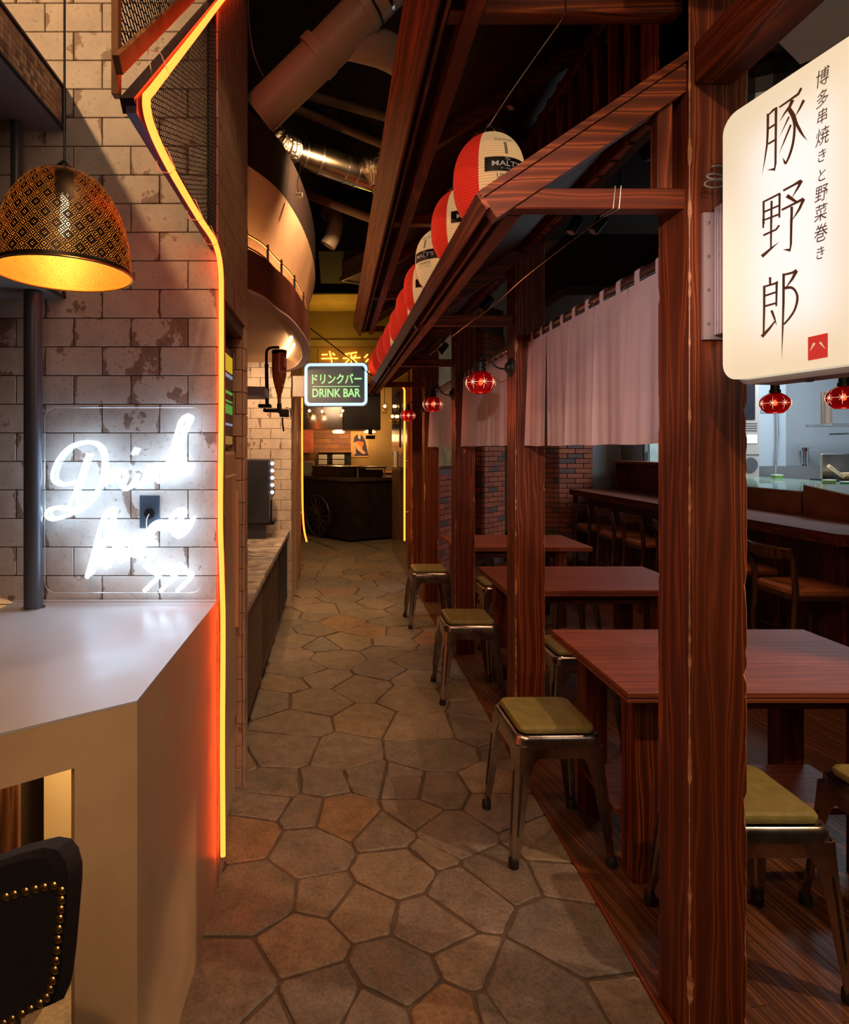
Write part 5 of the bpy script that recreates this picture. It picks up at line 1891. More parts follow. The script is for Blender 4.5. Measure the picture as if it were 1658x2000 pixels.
MB().cbox(5.03, 5.36, 7.58, 8.2, .4, 2.6, .006).build('body', plain('warm_steel', (.55, .50, .45), .35, .5), sc_)
MB().cbox(5.37, 5.94, 7.9, 8.25, 1.3, 2.6, .006).build('side_unit', plain('cool_grey', (.36, .42, .46), .45), sc_)
MB().cbox(5.0, 5.30, 7.565, 7.58, 1.9, 2.35, .003).build('screen', plain('dark_screen', (.02, .02, .025), .15), sc_)
MB().cbox(5.19, 5.33, 7.57, 7.58, 1.6, 1.71, .002).build('paper_notice', WHITEP, sc_)
for k in range(4):
    MB().box(5.18, 5.33, 7.57, 7.578, 1.76 + k * .03, 1.765 + k * .03).build('vent_slot', DARK, sc_)
MB().box(5.04, 5.355, 7.57, 7.575, 1.455, 1.462).build('seam', DARK, sc_)
MB().lathe([(.0, .02), (.09, .018), (.10, 0)], c=(5.24, 7.578, 1.33), seg=20, M=Matrix.Rotation(PI / 2, 3, 'X')).build('dial', plain('dial_grey', (.12, .13, .14), .3, .5), sc_, smooth=True)
MB().box(5.60, 5.87, 7.892, 7.9, 2.0, 2.16).build('plate', plain('plate_grey', (.2, .22, .23), .5), sc_)
cbx = tag(MB().tube([P(1517, 775, 7.85), P(1518, 860, 7.85), P(1515, 900, 7.85), P(1514, 935, 7.85)], .012, 8).tube([P(1520, 775, 7.83), P(1522, 850, 7.83), P(1517, 905, 7.83)], .010, 8).build('wall_cable', plain('grey_cable', (.25, .28, .3), .5)), 'grey cables hanging down the kitchen wall', 'cable')
rk = thing('wall_rack', 'stainless wall rack at the upper right of the kitchen', 'rack', P(1617, 829, 7.4))
MB().cbox(0, .04, -.02, .02, 0, .42, .003).cbox(.10, .14, .2, .24, 0, .42, .003).build('upright', plain('warm_rack_steel', (.6, .4, .28), .3, .9), rk)
MB().cbox(0, .9, -.05, .35, -.02, .01, .003).cbox(.3, .9, 0, .35, -.12, -.10, .003).build('shelf', STEEL, rk)


def make_bar_chair():
    t = thing('bar_chair', 'x', 'chair', (0, 0, 0), group='brown leather bar chairs lined up at the bar')
    for s_ in (-1, 1):
        MB().tube(smoothpath([(-.215, .175 * s_, 0), (-.20, .178 * s_, .35), (-.185, .18 * s_, .62), (-.200, .182 * s_, .78), (-.222, .178 * s_, .875)], 4), [.013] * 4 + [.016] * 4 + [.019] * 4 + [.018] * 5, 10).build('leg', CHW, t, smooth=True)
        MB().tube([(.20, .175 * s_, 0), (.185, .17 * s_, .60)], [.012, .017], 10).build('leg', CHW, t, smooth=True)
    rows = []
    for k in range(13):
        u = -1 + 2 * k / 12
        x = -.222 - .038 * (1 - u * u)
        y = u * .19
        hgt = .030 + .012 * (1 - u * u)
        zc = .868 + .012 * abs(u) ** 3
        rows.append([(x - .009, y, zc - hgt), (x + .009, y, zc - hgt), (x + .012, y, zc + hgt * .7), (x, y, zc + hgt), (x - .012, y, zc + hgt * .7)])
    MB().loft(rows).build('back_rail', CHW, t, smooth=True)
    MB().cbox(-.19, .20, -.18, .18, .575, .61, .006).build('seat_frame', CHW, t)
    c = []
    for r, rad, z in ((.185, .05, .60), (.198, .055, .615), (.198, .055, .64), (.18, .05, .655)):
        c.append([(x + .005, y * .97, z) for x, y in rrect(-r, r, -r, r, rad, 5)])
    MB().loft(c).build('seat_cushion', bpy.data.materials.get('tan_leather') or plain('tan_leather', (.30, .10, .03), .38, var=.2, vscale=9), t, smooth=True)
    MB().tube([(-.195, -.175, .30), (-.195, .175, .30)], .008, 8).tube([(.19, -.17, .22), (.19, .17, .22)], .009, 8).tube([(-.2, -.175, .2), (.19, -.173, .2)], .008, 8).tube([(-.2, .175, .2), (.19, .173, .2)], .008, 8).build('stretcher', CHW, t, smooth=True)
    return t


B0 = make_bar_chair()
bl_ = ['nearest bar chair, at the right of the large front post', 'bar chair mostly hidden behind the large front post', 'bar chair just left of the large front post, its edge cut off by it',
       'third bar chair from the brick pillar', 'second bar chair from the brick pillar', 'farthest bar chair, next to the brick pillar']
for i, y in enumerate((3.94, 4.58, 5.17, 5.79, 6.37, 6.97)):
    t = B0 if i == 0 else copy_tree(B0)
    t.location = (3.07, y, 0)
    t['label'] = bl_[i]

# track spotlights over the restaurant
ts = thing('track_spotlights', 'pair of black track spotlights with white lenses above the nearest curtain', 'spotlight', P(1145, 440, 3.6))
MB().cbox(-.25, .25, -.02, .02, .07, .10, .003).build('track', BLACKM, ts)
for dx in (-.2, .2):
    MB().tube([(dx, 0, .1), (dx, 0, 4.36 - P(1145, 440, 3.6).z)], .005, 6).build('hanger_rod', BLACKM, ts)
for k, dx in enumerate((-.07, .07)):
    h = MB().lathe([(.0, .05), (.03, .05), (.032, -.045), (.030, -.05)], c=(dx, 0, 0), seg=18, M=Matrix.Rotation(.5 + .2 * k, 3, 'Y')).build('lamp_head', BLACKM, ts, smooth=True)
    MB().lathe([(.0, -.052), (.024, -.051)], c=(dx, 0, 0), seg=16, M=Matrix.Rotation(.5 + .2 * k, 3, 'Y')).build('lens', plain('frosted_lens_%d' % k, (.75, .72, .75), .4), h)
    MB().tube([(dx, 0, .0), (dx, 0, .08)], .008, 6).build('bracket', BLACKM, ts)
for k, (px, py, d) in enumerate(((950, 595, 3.9), (865, 680, 5.3))):
    t = thing('track_spotlight', ['black spotlight cluster under the canopy above the nearest red wall lamp', 'black spotlight cluster under the canopy above the middle red wall lamp'][k], 'spotlight', P(px, py, d))
    MB().lathe([(.0, .05), (.03, .05), (.032, -.045), (.030, -.05)], seg=16, M=Matrix.Rotation(.7, 3, 'Y')).build('lamp_head', BLACKM, t, smooth=True)
    MB().tube([(0, 0, 0), (.02, 0, .16)], .008, 6).cbox(-.06, .1, -.02, .02, .14, .17, .003).build('mount', BLACKM, t)

# ================================================================== LIT WHITE SIGN
sg = thing('shop_sign', 'large lit white projecting sign with brown brush-style characters and a red seal', 'sign', (0, 0, 0))
SP0 = Vector((.918, 1.42, 0))
su = Vector((.1763, -.9843, 0))
sn = Vector((.9843, .1763, 0))
Z0s, Z1s, SL = 1.690, 2.307, .42


def sw(t, o, z):
    return SP0 + su * t + sn * o + Vector((0, 0, z))


out_ = rrect(0, SL, Z0s, Z1s, .04, 7)
m, nt, ns, ln, b = newmat('sign_face_glow')
tc = N(ns, 'ShaderNodeTexCoord')
sp = N(ns, 'ShaderNodeSeparateXYZ')
ln.new(tc.outputs['Object'], sp.inputs[0])
# backlight hot spot put into the emission, brighter towards the middle of the face
b.inputs['Base Color'].default_value = (.72, .67, .52, 1)
b.inputs['Roughness'].default_value = .3
t_ = math_n(ns, ln, 'DIVIDE', math_n(ns, ln, 'SUBTRACT', sp.outputs[1], SP0.y), -.9843)
ex = math_n(ns, ln, 'MULTIPLY', math_n(ns, ln, 'SUBTRACT', t_, .170), 8.5)
ez = math_n(ns, ln, 'MULTIPLY', math_n(ns, ln, 'SUBTRACT', sp.outputs[2], 2.0), 4.2)
ex = math_n(ns, ln, 'POWER', math_n(ns, ln, 'ABSOLUTE', ex), 3.0)
ez = math_n(ns, ln, 'POWER', math_n(ns, ln, 'ABSOLUTE', ez), 6.0)
gg = math_n(ns, ln, 'EXPONENT', math_n(ns, ln, 'MULTIPLY', math_n(ns, ln, 'ADD', ex, ez), -1.0))
ln.new(mixc(ns, ln, gg, (.80, .72, .50), (.84, .85, .86)), b.inputs['Emission Color'])
ln.new(math_n(ns, ln, 'ADD', .72, math_n(ns, ln, 'MULTIPLY', gg, .26)), b.inputs['Emission Strength'])
SFACE = m
MB().prism(out_, 0, .03, f=sw and (lambda t, z, o: sw(t, o, z))).build('lit_face', SFACE, sg)
MB().prism(rrect(.006, SL - .006, Z0s - .012, Z1s + .004, .04, 7), .03, .105, f=lambda t, z, o: sw(t, o, z)).build('case', plain('sign_case_lilac', (.42, .33, .33), .45), sg)
MB().tube([sw(.16, .06, Z0s - .012), sw(.16, .06, Z0s - .018)], .008, 10).build('screw', STEEL, sg)
SCH = plain('brown_lettering', (.16, .085, .04), .5)


def spx(px, py):
    k = (px - CX) / FPX
    t = (k * SP0.y - SP0.x) / (su.x - k * su.y)
    d = SP0.y + su.y * t
    return (t, EYE - (py - CY) * d / FPX)


def sA(x, y):
    return spx(1470 + x / 7.407, 160 + y / 7.407)


def sB(x, y):
    return spx(1470 + x / 6.894, 430 + y / 6.897)


def glyph(name, A, B_=()):
    mb = MB()
    i = 0
    for fn, L in ((sA, A), (sB, B_)):
        for item in L:
            pts_, ws = item[0], item[1]
            for q in stroke2d(pts_, ws, 4 if len(item) > 2 else 1):
                o_ = -.0008 - .00004 * i
                mb.add([sw(*(lambda tz: (tz[0], o_, tz[1]))(fn(*p))) for p in q], [(0, 1, 2, 3)])
            i += 1
    return mb.build(name, SCH, sg)


glyph('character', [
    ([(225, 460), (222, 700), (212, 900), (180, 1120), (138, 1360)], [38, 34, 30, 18, 1]),
    ([(215, 470), (245, 465), (310, 400), (360, 370)], [14, 22, 30, 26]),
    ([(342, 375), (338, 800), (334, 1180), (318, 1290)], [40, 34, 32, 16]),
    ([(212, 1275), (325, 1262)], [2, 42]), ([(232, 678), (325, 616)], [26, 28]), ([(228, 898), (325, 840)], [26, 28]),
    ([(390, 368), (560, 250), (665, 175), (710, 88)], [26, 30, 36, 34]),
    ([(585, 258), (540, 360), (470, 450), (390, 582)], [52, 40, 24, 1]),
    ([(525, 390), (590, 520), (612, 660), (590, 880), (540, 1060), (482, 1190)], [50, 48, 38, 36, 34, 24], 1),
    ([(438, 1095), (482, 1185)], [2, 44]),
    ([(540, 370), (600, 470), (640, 600), (690, 700), (740, 780), (805, 855)], [30, 40, 44, 44, 26, 1], 1),
    ([(748, 262), (690, 380), (620, 500)], [40, 30, 4]), ([(532, 505), (390, 808)], [26, 1]), ([(560, 620), (470, 840), (380, 1062)], [30, 22, 1])])
glyph('character', [
    ([(162, 1725), (162, 2060)], [32, 30]), ([(150, 1740), (300, 1665), (400, 1612)], [26, 28, 28]), ([(394, 1608), (390, 1965)], [34, 28]),
    ([(278, 1720), (274, 2030)], [34, 30]), ([(162, 1885), (392, 1785)], [26, 26]), ([(170, 1998), (392, 1912)], [24, 28]),
    ([(447, 1573), (600, 1490), (712, 1428)], [30, 32, 50]), ([(715, 1425), (660, 1530), (575, 1672)], [46, 34, 6]),
    ([(500, 1645), (650, 1745)], [62, 34]), ([(425, 1853), (600, 1765), (745, 1690)], [30, 32, 44]), ([(748, 1690), (680, 1840), (588, 1985)], [44, 36, 10]),
    ([(572, 1805), (568, 2030)], [40, 36])],
    [([(148, -20), (148, 108)], [28, 22]), ([(256, -20), (252, 385)], [30, 24]), ([(148, 205), (320, 128), (365, 68)], [26, 26, 26]),
     ([(130, 490), (245, 390), (370, 288)], [46, 30, 1]), ([(528, -20), (522, 320), (508, 425)], [36, 30, 14]), ([(412, 398), (515, 402)], [2, 44])])
glyph('character', [], [
    ([(238, 768), (238, 870)], [34, 28]), ([(160, 882), (158, 1200), (150, 1560)], [34, 32, 24]), ([(145, 900), (300, 855), (345, 828)], [24, 28, 26]),
    ([(328, 830), (322, 1160)], [34, 24]), ([(172, 1018), (312, 972)], [26, 26]), ([(168, 1160), (322, 1116)], [26, 26]), ([(258, 1215), (298, 1320), (330, 1425)], [36, 28, 1]),
    ([(128, 1570), (230, 1460), (305, 1362)], [46, 32, 20]),
    ([(422, 718), (420, 1100), (410, 1450), (396, 1880)], [36, 34, 24, 1]), ([(410, 740), (540, 708), (600, 672)], [26, 32, 36]), ([(598, 680), (540, 790), (450, 915)], [46, 36, 8]),
    ([(435, 915), (530, 910), (590, 970), (608, 1070), (570, 1210), (500, 1320), (425, 1405)], [38, 36, 32, 34, 30, 28, 24], 1)])
quad = [sB(752, 1578), sB(752, 1892), sB(1012, 1845), sB(1012, 1520)]
MB().prism(quad, -.0015, 0, f=lambda t, z, o: sw(t, o, z)).build('red_seal', emit('seal_red', (.75, .03, .02), .8), sg)
mb = MB()
for p_, w_ in (([(842, 1655), (778, 1768)], [32, 2]), ([(915, 1645), (990, 1735)], [32, 2])):
    for q in stroke2d(p_, w_):
        mb.add([sw(sB(*p)[0], -.002, sB(*p)[1]) for p in q], [(0, 1, 2, 3)])
mb.build('seal_mark', emit('seal_mark', (.9, .7, .4), .8), sg)
for ch, px, py, s_ in zip('博多串焼きと野菜巻き', (1606, 1606, 1606, 1606, 1605, 1605, 1604, 1603, 1603, 1602), (154, 195, 229, 269, 306, 344, 380, 418, 458, 496), (36, 34, 30, 36, 28, 28, 34, 34, 36, 28)):
    t0_, z0_ = spx(px, py)
    dd = SP0.y + su.y * t0_
    h = s_ * dd / FPX
    vs, fs = text2d(ch, h * 1.02, sx=.78, shear=.12)
    MB().add([sw(t0_ + x, -.0012, z0_ + y + x * .0) for x, y in vs], fs).build('small_character', SCH, sg)
brk = thing('sign_bracket', 'ribbed pale metal box fixing the lit white sign to the nearest post', 'bracket')
RIB = plain('ribbed_pale', (.50, .40, .40), .4, .5)
bz0, bz1 = EYE - (652 - CY) * 1.5 / FPX, EYE - (400 - CY) * 1.5 / FPX
MB().box(.965, 1.03, 1.43, 1.52, bz0, bz1).build('box', RIB, brk)
for k in range(9):
    y = 1.435 + k * .0098
    MB().cbox(.960, .966, y, y + .006, bz0, bz1, .001).build('rib', RIB, brk)
MB().box(.935, 1.04, 1.522, 1.531, bz0 - .01, bz1 - .01).build('flange', RIB, brk)
for k in range(4):
    MB().lathe([(.0, .003), (.004, .002), (.005, 0)], c=(.948, 1.5225, bz0 + .03 + k * .085), seg=10, M=Matrix.Rotation(PI / 2, 3, 'X')).build('screw', STEEL, brk)
cc = P(1402, 362, 1.49)
tag(MB().tube([cc + Vector((.028 * math.cos(a * .35), .01 * math.sin(a * .12), .012 * math.sin(a * .35) + .0008 * a)) for a in range(44)], .0022, 6).build('coiled_cable', plain('cable_grey', (.3, .3, .3), .4), smooth=True), 'small coil of grey cable behind the left edge of the lit white sign', 'cable')

# ================================================================== CHAIR (bottom left)
ch = thing('upholstered_chair', 'dark upholstered chair back with brass nail trim at the lower left', 'chair', (0, 0, 0))
FAB = plain('dark_fabric', (.012, .008, .010), .9, spec=.2, bump=.5, bscale=500, var=.25, vscale=300)
m = FAB
m.node_tree.nodes['Principled BSDF'].inputs['Sheen Weight'].default_value = .05
CD = .80


def cpt(px, py, o=0.0):
    """point on the chair back plane, o = towards the camera"""
    v = P(px, py, CD)
    sl2 = (px - 150) * CD / FPX
    v = P(px, py, CD - .22 * sl2)
    return v + Vector((-.2, -1, 0)).normalized() * o


outl = [(-260, 1712), (-120, 1698), (0, 1670), (60, 1650), (110, 1638), (135, 1642), (150, 1660), (158, 1690), (158, 1720), (152, 1790), (146, 1860), (138, 1920), (125, 1950), (95, 1962), (40, 1985), (-60, 2020), (-260, 2060)]
outf = [(x - 13 * max(0, min(1, (x + 60) / 150)), y + (6 if y < 1760 else -4)) for x, y in outl]
fr_ = [cpt(x, y, .012) for x, y in outf]
cen = cpt(-80, 1850)
fr2 = [p + (cen - p) * .05 for p in fr_]
fr2 = [p + Vector((-.2, -1, 0)).normalized() * .010 for p in fr2]
bk = [P(x, y, CD + .035 - .22 * (x - 150) * CD / FPX) for x, y in outl]
bk0 = [p + (cen - p) * .03 + Vector((.2, 1, 0)) * .012 for p in bk]
MB().loft([bk0, bk, fr_, fr2]).build('backrest', FAB, ch, smooth=True)
nl_ = []
npts = [(-40, 1752), (0, 1740), (60, 1722), (125, 1708), (139, 1714), (139, 1745), (134, 1800), (128, 1860), (118, 1905), (104, 1928), (60, 1955), (0, 1985), (-40, 2000)]
segp = smoothpath([Vector((x, y, 0)) for x, y in npts], 12)
acc = 0
nail = MB().lathe([(.0, .0032), (.003, .0027), (.0052, .001), (.0058, 0)], seg=10).mesh('brass_nail', BRASS, smooth=True)
nrm = Vector((-.2, -1, 0)).normalized()
rot = nrm.to_track_quat('Z', 'Y').to_euler()
last = None
for p in segp:
    if last is None or (p - last).length > 16.5:
        last = p
        o = place('brass_nail', nail, ch, cpt(p.x, p.y, .0215))
        o.rotation_euler = rot
sx_ = cpt(-60, 2000)
MB().cbox(sx_.x - .3, sx_.x - .03, CD + .0, CD + .28, .66, .76, .03).build('seat', FAB, ch, smooth=True)
for dx, dy in ((-.27, .03), (-.06, .03), (-.27, .25), (-.06, .25)):
    MB().tube([(sx_.x + dx, CD + dy, .67), (sx_.x + dx * 1.1, CD + dy, 0)], [.02, .014], 8).build('leg', CHW, ch, smooth=True)

# ================================================================== DUCTS AND PIPES OVER THE AISLE
PVC = plain('grey_pipe', (.42, .33, .23), .45, var=.08, vscale=3)
FOIL = plain('crinkled_foil', (.60, .52, .42), .28, 1.0, bump=.9, bscale=60)
dp = thing('drain_pipe', 'thick grey pipe with a side branch crossing the ceiling above the aisle', 'pipe')
a, b_, c_ = P(505, 225, 3.1), P(640, 95, 3.0), P(790, -60, 2.9)
MB().tube([a, b_, c_], .105, 24).build('main_pipe', PVC, dp, smooth=True)
dirp = (c_ - a).normalized()
j0 = a.lerp(c_, .42)
MB().tube([j0 - dirp * .02, j0 + dirp * .03], .118, 24).tube([j0 + dirp * .28, j0 + dirp * .31], .116, 24).build('socket_joint', PVC, dp, smooth=True)
e_ = a.lerp(c_, .55)
MB().tube(smoothpath([e_, P(745, 95, 3.1), P(800, 125, 3.3), P(900, 170, 3.6)], 4), .088, 20).build('branch_pipe', PVC, dp, smooth=True)
j1 = a.lerp(c_, .76)
MB().tube([j1, j1 + dirp * .012], .112, 24).build('rubber_seal', RUBBER, dp, smooth=True)
MB().tube([j1 + dirp * .07, j1 + dirp * .085], .113, 24).build('clamp_band', CHROME, dp, smooth=True)
MB().cbox(-.02, .02, -.015, .015, -.02, .02, .004, M=Matrix.Translation(j1 + dirp * .08 + Vector((.03, -.112, -.02)))).build('clamp_screw', CHROME, dp)


def corr_tube(pts, r, amp, n, name, mat, lab, cat):
    s_ = smoothpath(pts, n)
    return tag(MB().tube(s_, [r + (amp if k % 2 else 0) for k in range(len(s_))], 20).build(name, mat), lab, cat)


corr_tube([P(520, 250, 3.6), P(545, 280, 3.6), P(572, 295, 3.7)], .075, .008, 9, 'flexible_duct', FOIL, 'crinkled foil duct end behind the curved wall', 'duct')
corr_tube([P(715, 335, 3.9), P(745, 325, 3.9), P(780, 300, 3.8), P(830, 240, 3.7)], .085, .008, 11, 'flexible_duct', FOIL, 'crinkled foil duct rising to the right behind the upper canopy', 'duct')
corr_tube([P(735, 350, 4.0), P(765, 375, 4.0), P(800, 420, 4.0)], .08, .008, 9, 'flexible_duct', FOIL, 'crinkled foil duct dropping to the right behind the upper canopy', 'duct')
sd2 = thing('spiral_duct', 'smooth metal duct between the crinkled foil ducts over the aisle', 'duct')
MB().tube([P(565, 295, 3.75), P(735, 350, 4.0)], .085, 24).build('duct', plain('shiny_duct', (.5, .42, .3), .22, 1.0, var=.1), sd2, smooth=True)
for t in (.15, .32, .62, .75):
    q_ = P(565, 295, 3.75).lerp(P(735, 350, 4.0), t)
    dd_ = (P(735, 350, 4.0) - P(565, 295, 3.75)).normalized()
    MB().tube([q_, q_ + dd_ * .012], .089, 24).build('seam_ring', STEEL, sd2, smooth=True)
for k, (p, q_, r, lab) in enumerate(((P(560, 205, 4.2), P(790, 300, 4.2), .028, 'thin tan conduit pipe above the smooth metal duct'),
                                    (P(600, 185, 4.5), P(830, 250, 4.4), .032, 'tan pipe highest above the aisle'),
                                    (P(595, 378, 4.6), P(760, 440, 4.6), .034, 'tan pipe under the smooth metal duct'))):
    tag(MB().tube([p, q_], r, 14).build('ceiling_pipe', plain('tan_pipe', (.33, .24, .15), .5) if k == 0 else bpy.data.materials['tan_pipe'], smooth=True), lab, 'pipe')
cbs = MB()
for k in range(7):
    cbs.tube(smoothpath([P(575 + k * 3, 205 + k * 2, 4.3), P(660, 215 + k * 4, 4.35), P(740, 250 + k * 5, 4.3), P(800, 275 + k * 6, 4.3)], 3), .006, 5)
tag(cbs.build('cable_bundle', BLACKM), 'bundle of black cables beneath the ceiling over the aisle', 'cable')
eb = thing('elbow_pipe', 'tan elbow pipe end left of the dark air-conditioning box', 'pipe')
MB().tube(smoothpath([P(640, 415, 5.0), P(655, 430, 4.9), P(650, 460, 4.85), P(640, 480, 4.85)], 4), .065, 18).build('elbow', PVC, eb, smooth=True)
ac = thing('air_conditioner', 'dark ceiling duct box with a slatted grille above the passage', 'air conditioner')
a0, a1 = P(625, 560, 7.6), P(750, 455, 7.6)
MB().cbox(a0.x, a1.x + .3, 6.6, 7.9, 3.7, 4.3, .01).build('duct_box', plain('dark_duct', (.018, .016, .014), .8), ac)
ga = math.atan2(-.84, .545)
Mg = Matrix.Translation((.066, 7.0, 3.50)) @ Matrix.Rotation(ga, 4, 'Z')
MB().cbox(0, .46, 0, .035, -.02, .03, .006, M=Mg).cbox(0, .46, .465, .50, -.02, .03, .006, M=Mg).cbox(0, .035, 0, .5, -.02, .03, .006, M=Mg).cbox(.425, .46, 0, .5, -.02, .03, .006, M=Mg).box(.02, .44, .02, .48, .02, .2, M=Mg).build('grille_frame', plain('grille_tan', (.42, .33, .19), .5), ac)
for k in range(12):
    MB().box(.045 + k * .031, .060 + k * .031, .035, .465, -.004, .016, M=Mg).build('grille_slat', bpy.data.materials['grille_tan'], ac)
hr = thing('hanging_connector', 'small white cable connector dangling in front of the curved wall', 'connector', P(584, 381, 3.3))
MB().cbox(-.02, .02, -.008, .008, -.012, .012, .003).build('plug', WHITEP, hr)
MB().tube(smoothpath([(0, 0, .012), (-.01, 0, .06), (.01, .05, .2), (.06, .1, .5)], 4), .002, 5).build('cord', BLACKM, hr)
tag(MB().tube(smoothpath([P(484, -10, 2.9), P(488, 60, 2.9), P(497, 110, 2.9), P(515, 150, 3.0)], 5), .003, 6).build('loose_cable', plain('tan_cable', (.3, .2, .14), .6)), 'loose thin cable hanging beside the top of the tiled pier', 'cable')

# ================================================================== ROOM BEYOND THE PASSAGE
ct = thing('serving_cart', 'dark angular serving cart with a big spoked wheel at the end of the passage', 'cart')
VC = Vector((.25, 9.82))
VL = Vector((-.62, 10.95))
VR = Vector((1.02, 10.25))
CART = plain('cart_dark', (.022, .013, .010), .45, var=.3)
back = [VR + Vector((.1, .9)), VL + Vector((.4, .9))]
poly = [VL, VC, VR] + back
MB().prism([(p.x, p.y) for p in poly], .04, 1.0).build('cart_body', CART, ct)
cc_ = sum(poly, Vector((0, 0))) / 5
polyt = [cc_ + (p - cc_) * 1.04 for p in poly]
MB().prism([(p.x, p.y) for p in polyt], 1.0, 1.05).build('cart_top', plain('cart_top', (.10, .075, .06), .25, .3), ct)
el = (VL - VC).normalized()
nL = Vector((-el.y, el.x))
if nL.y > 0:
    nL = -nL
for k in range(7):
    p = VC + el * (.06 + k * .19)
    MB().prism([(p.x + nL.x * .004, p.y + nL.y * .004), (p.x + el.x * .18 + nL.x * .004, p.y + el.y * .18 + nL.y * .004), (p.x + el.x * .18, p.y + el.y * .18), (p.x, p.y)], .08, .96).build('side_board', CART, ct)
wc = VC + el * .80 + nL * .06
Mw = Matrix(((el.x, 0, nL.x), (el.y, 0, nL.y), (0, 1, 0)))
WH = plain('wheel_dark', (.03, .025, .022), .5)
rim = [Vector((wc.x, wc.y, .38)) + Mw @ Vector((.34 * math.cos(a * PI / 24), .34 * math.sin(a * PI / 24), 0)) for a in range(48)]
whl = MB().tube(rim, .022, 8, closed=True).build('wheel', WH, ct, smooth=True)
for k in range(14):
    a = k * PI / 7
    MB().tube([Vector((wc.x, wc.y, .38)), Vector((wc.x, wc.y, .38)) + Mw @ Vector((.33 * math.cos(a), .33 * math.sin(a), 0))], .006, 5).build('spoke', plain('spoke_brown', (.12, .07, .04), .4) if k == 0 else bpy.data.materials['spoke_brown'], whl)
MB().lathe([(.0, .03), (.035, .03), (.045, -.03)], c=(wc.x, wc.y, .38), seg=16, M=Mw).build('hub', WH, whl, smooth=True)
gd = thing('griddle', 'steel griddle box on top of the serving cart', 'griddle', (.05, 10.25, 1.05))
rzg = math.atan2(-el.y, -el.x)
gd.rotation_euler = (0, 0, rzg + .0)
MB().cbox(-.72, .12, 0, .55, 0, .17, .006).build('steel_body', plain('smoky_steel', (.16, .15, .14), .25, 1.0), gd)
MB().cbox(-.74, .14, -.02, .57, .17, .185, .003).build('rim', STEEL, gd)
g2 = thing('glass_case', 'small glass-sided case at the right of the steel griddle', 'display case', (.60, 10.32, 1.05))
MB().cbox(-.22, .30, -.02, .4, .15, .175, .003).build('top', plain('case_top', (.08, .07, .06), .3, .6), g2)
for x in (-.20, .26):
    MB().cbox(x, x + .02, 0, .02, 0, .15, .002).build('corner_post', STEEL, g2)
MB().cbox(-.17, .25, .1, .38, 0, .12, .01).build('burner', BLACKM, g2)
eh = thing('extractor_hood', 'big black hood with a polished steel face above the serving cart', 'hood')
MB().box(.16, .80, 10.3, 11.2, 1.86, 3.1).build('black_hood', plain('hood_black', (.010, .009, .009), .35), eh)
MB().cbox(-.75, .16, 10.6, 11.4, 1.87, 2.7, .01).build('steel_face', plain('polished_steel', (.75, .68, .58), .12, 1.0), eh)
rb_ = thing('hood_spotlight', 'black spotlight under the right corner of the hood', 'spotlight', (.62, 10.25, 1.75))
MB().cbox(-.08, .08, -.05, .05, -.05, .01, .006).lathe([(.035, -.05), (.035, .05)], c=(.0, 0, .08), seg=14).build('body', BLACKM, rb_)
GLOWB = emit('edison_glow', (1.0, .62, .28), 30)
for k, (px, py, d) in enumerate(((604, 803, 9.6), (629, 804, 9.6), (669, 803, 10.0), (766, 814, 8.6), (751, 794, 9.3))):
    t = thing('filament_bulb', ['caged filament bulb under the left of the drink bar sign', 'caged filament bulb, second from left under the drink bar sign', 'caged filament bulb below the right half of the drink bar sign', 'bright filament bulb nearest the right partition', 'bright filament bulb at the right edge of the black hood'][k], 'lamp', P(px, py, d), group='filament bulbs in the room beyond the passage')
    MB().lathe([(0, -.02), (.016, -.008), (.018, .006), (.008, .024), (0, .028)], seg=12).build('bulb', GLOWB, t, smooth=True)
    mb = MB()
    for j in range(6):
        a = j * PI / 3
        mb.tube([(.012 * math.cos(a), .012 * math.sin(a), .03), (.05 * math.cos(a), .05 * math.sin(a), -.04), (.032 * math.cos(a), .032 * math.sin(a), -.10)], .003, 5)
    mb.tube([(.05 * math.cos(j * PI / 8), .05 * math.sin(j * PI / 8), -.04) for j in range(16)], .003, 5, closed=True)
    mb.tube([(.032 * math.cos(j * PI / 8), .032 * math.sin(j * PI / 8), -.10) for j in range(16)], .003, 5, closed=True)
    mb.build('cage', BRASS, t)
    MB().tube([(0, 0, .025), (0, 0, .9)], .005, 5).build('cord', BLACKM, t)
for k, (px, py, d) in enumerate(((661, 842, 12.0), (722, 841, 12.0))):
    t = thing('ceiling_lamp', ['warm dish lamp in front of the dark brick wall', 'warm dish lamp glowing on the ochre wall above the poster'][k], 'lamp', P(px, py, d))
    MB().lathe([(.05, .03), (.13, .0), (.11, -.04), (0, -.05)], seg=20).build('shade', emit('shade_glow', (1, .62, .22), 4) if k == 0 else bpy.data.materials['shade_glow'], t, smooth=True)
    MB().tube([(0, 0, .03), (0, 0, 1.0)], .008, 6).build('rod', BLACKM, t)
    point('far_lamp', P(px, py + 14, d - .1), 7, (1, .6, .25), .08)
sh = thing('back_shelf', 'dark wall shelf unit in front of the brick wall beyond the cart', 'shelf')
MB().cbox(-.31, .35, 12.15, 12.38, 1.46, 1.49, .004).build('shelf_board', plain('warm_board', (.30, .13, .05), .5), sh)
MB().box(-.31, .35, 12.2, 12.38, 1.0, 1.455).build('cupboard', DARK, sh)
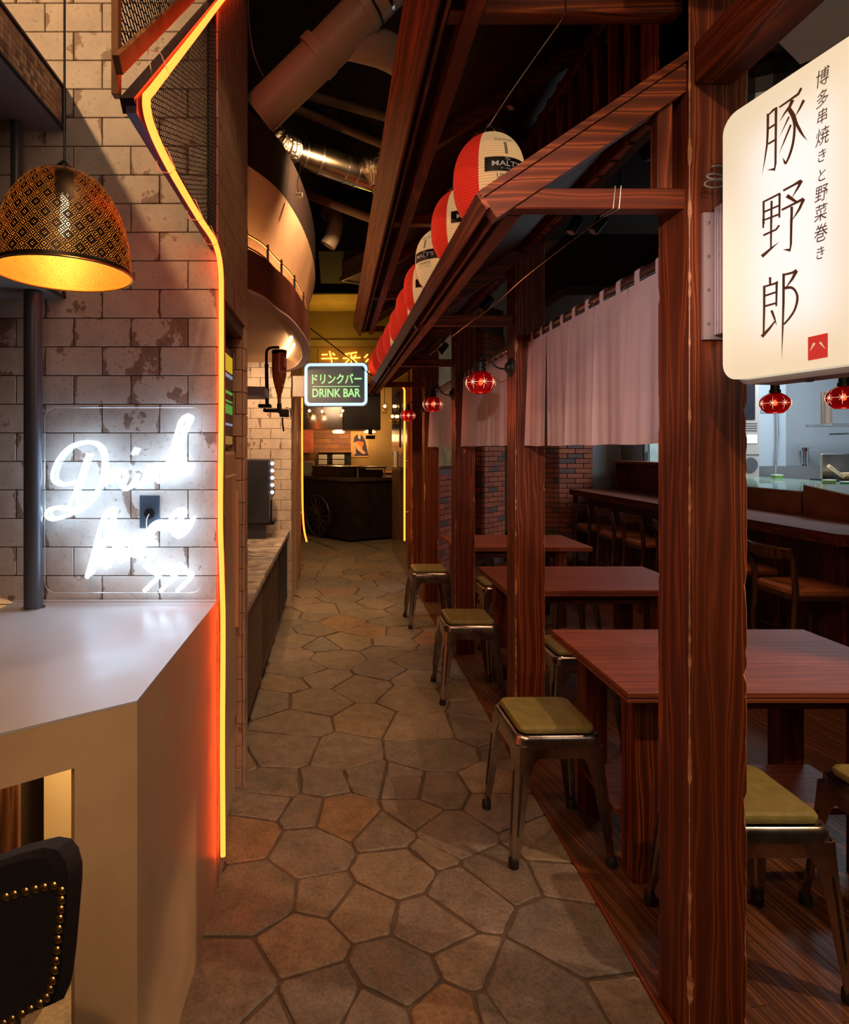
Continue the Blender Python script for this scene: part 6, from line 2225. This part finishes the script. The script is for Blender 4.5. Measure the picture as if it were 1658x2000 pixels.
for k in range(4):
    x = -.31 if k % 2 == 0 else -.03
    w_ = .17 if k % 2 == 0 else .24
    z = 1.325 if k < 2 else 1.22
    o = tag(MB().cbox(x, x + w_, 12.05, 12.195, z, z + (.09 if k < 2 else .088), .004).build('white_box', plain('box_white', (.62, .54, .52), .5) if k == 0 else bpy.data.materials['box_white']), ['upper left white box on the back shelf unit', 'upper right white box on the back shelf unit', 'lower left white box on the back shelf unit', 'lower right white box on the back shelf unit'][k], 'box', 'white boxes on the back shelf')
wo = tag(MB().cbox(-.62, -.38, 11.3, 11.5, 1.05, 1.29, .008).build('white_box', WHITEP), 'white box standing at the left end of the serving cart', 'box')
rp = tag(MB().cbox(-.72, -.42, 12.3, 12.32, 1.45, 2.3, .004).build('red_poster', plain('red_print', (.6, .14, .10), .5, var=.4, vscale=5)), 'faded red poster beside the left yellow neon line', 'poster')
sb2 = tag(MB().cbox(.75, 1.9, 11.3, 11.9, 1.02, 1.09, .006).build('side_counter', plain('warm_side', (.30, .15, .06), .4)), 'low wooden side counter below the ochre wall', 'counter')
# poster of a seated figure in an indigo kimono, plain generic print
ps = thing('wall_poster', 'poster of a figure in an indigo kimono on the ochre wall', 'poster')


def wq(x, y, d=12.385):
    return P(580 + x / 6.668, 780 + y / 6.668, d)


def flatpoly(pts_, mat, name, o, parent=ps):
    vs = [wq(x, y, 12.385 - o) for x, y in pts_]
    return MB().add(vs, [tuple(range(len(vs)))]).build(name, mat, parent)


p0, p1 = wq(700, 755), wq(935, 385)
MB().cbox(p0.x, p1.x, 12.386, 12.395, p0.z, p1.z, .002).build('sheet', plain('poster_orange', (.62, .34, .12), .6), ps)
IND, SKN, ORG, CRP = plain('indigo', (.05, .035, .07), .7), plain('print_skin', (.65, .36, .2), .7), plain('print_orange', (.6, .16, .05), .7), plain('print_cream', (.65, .48, .3), .7)
flatpoly([(745, 495), (780, 460), (850, 470), (890, 540), (930, 735), (740, 735), (770, 640), (735, 560)], IND, 'robe', .001)
flatpoly([(745, 560), (800, 540), (870, 560), (850, 640), (800, 640)], ORG, 'sash', .002)
flatpoly([(790, 470), (830, 475), (825, 520), (800, 510)], CRP, 'collar', .003)
flatpoly([(790, 390), (835, 395), (840, 440), (815, 480), (785, 450)], SKN, 'face', .004)
flatpoly([(730, 560), (780, 560), (860, 660), (900, 700), (860, 715), (790, 660)], SKN, 'arm', .003)
flatpoly([(715, 690), (760, 640), (770, 700), (740, 735), (715, 735)], SKN, 'sleeve', .003)
flatpoly([(785, 385), (845, 385), (850, 420), (830, 402), (795, 402)], IND, 'hair', .005)
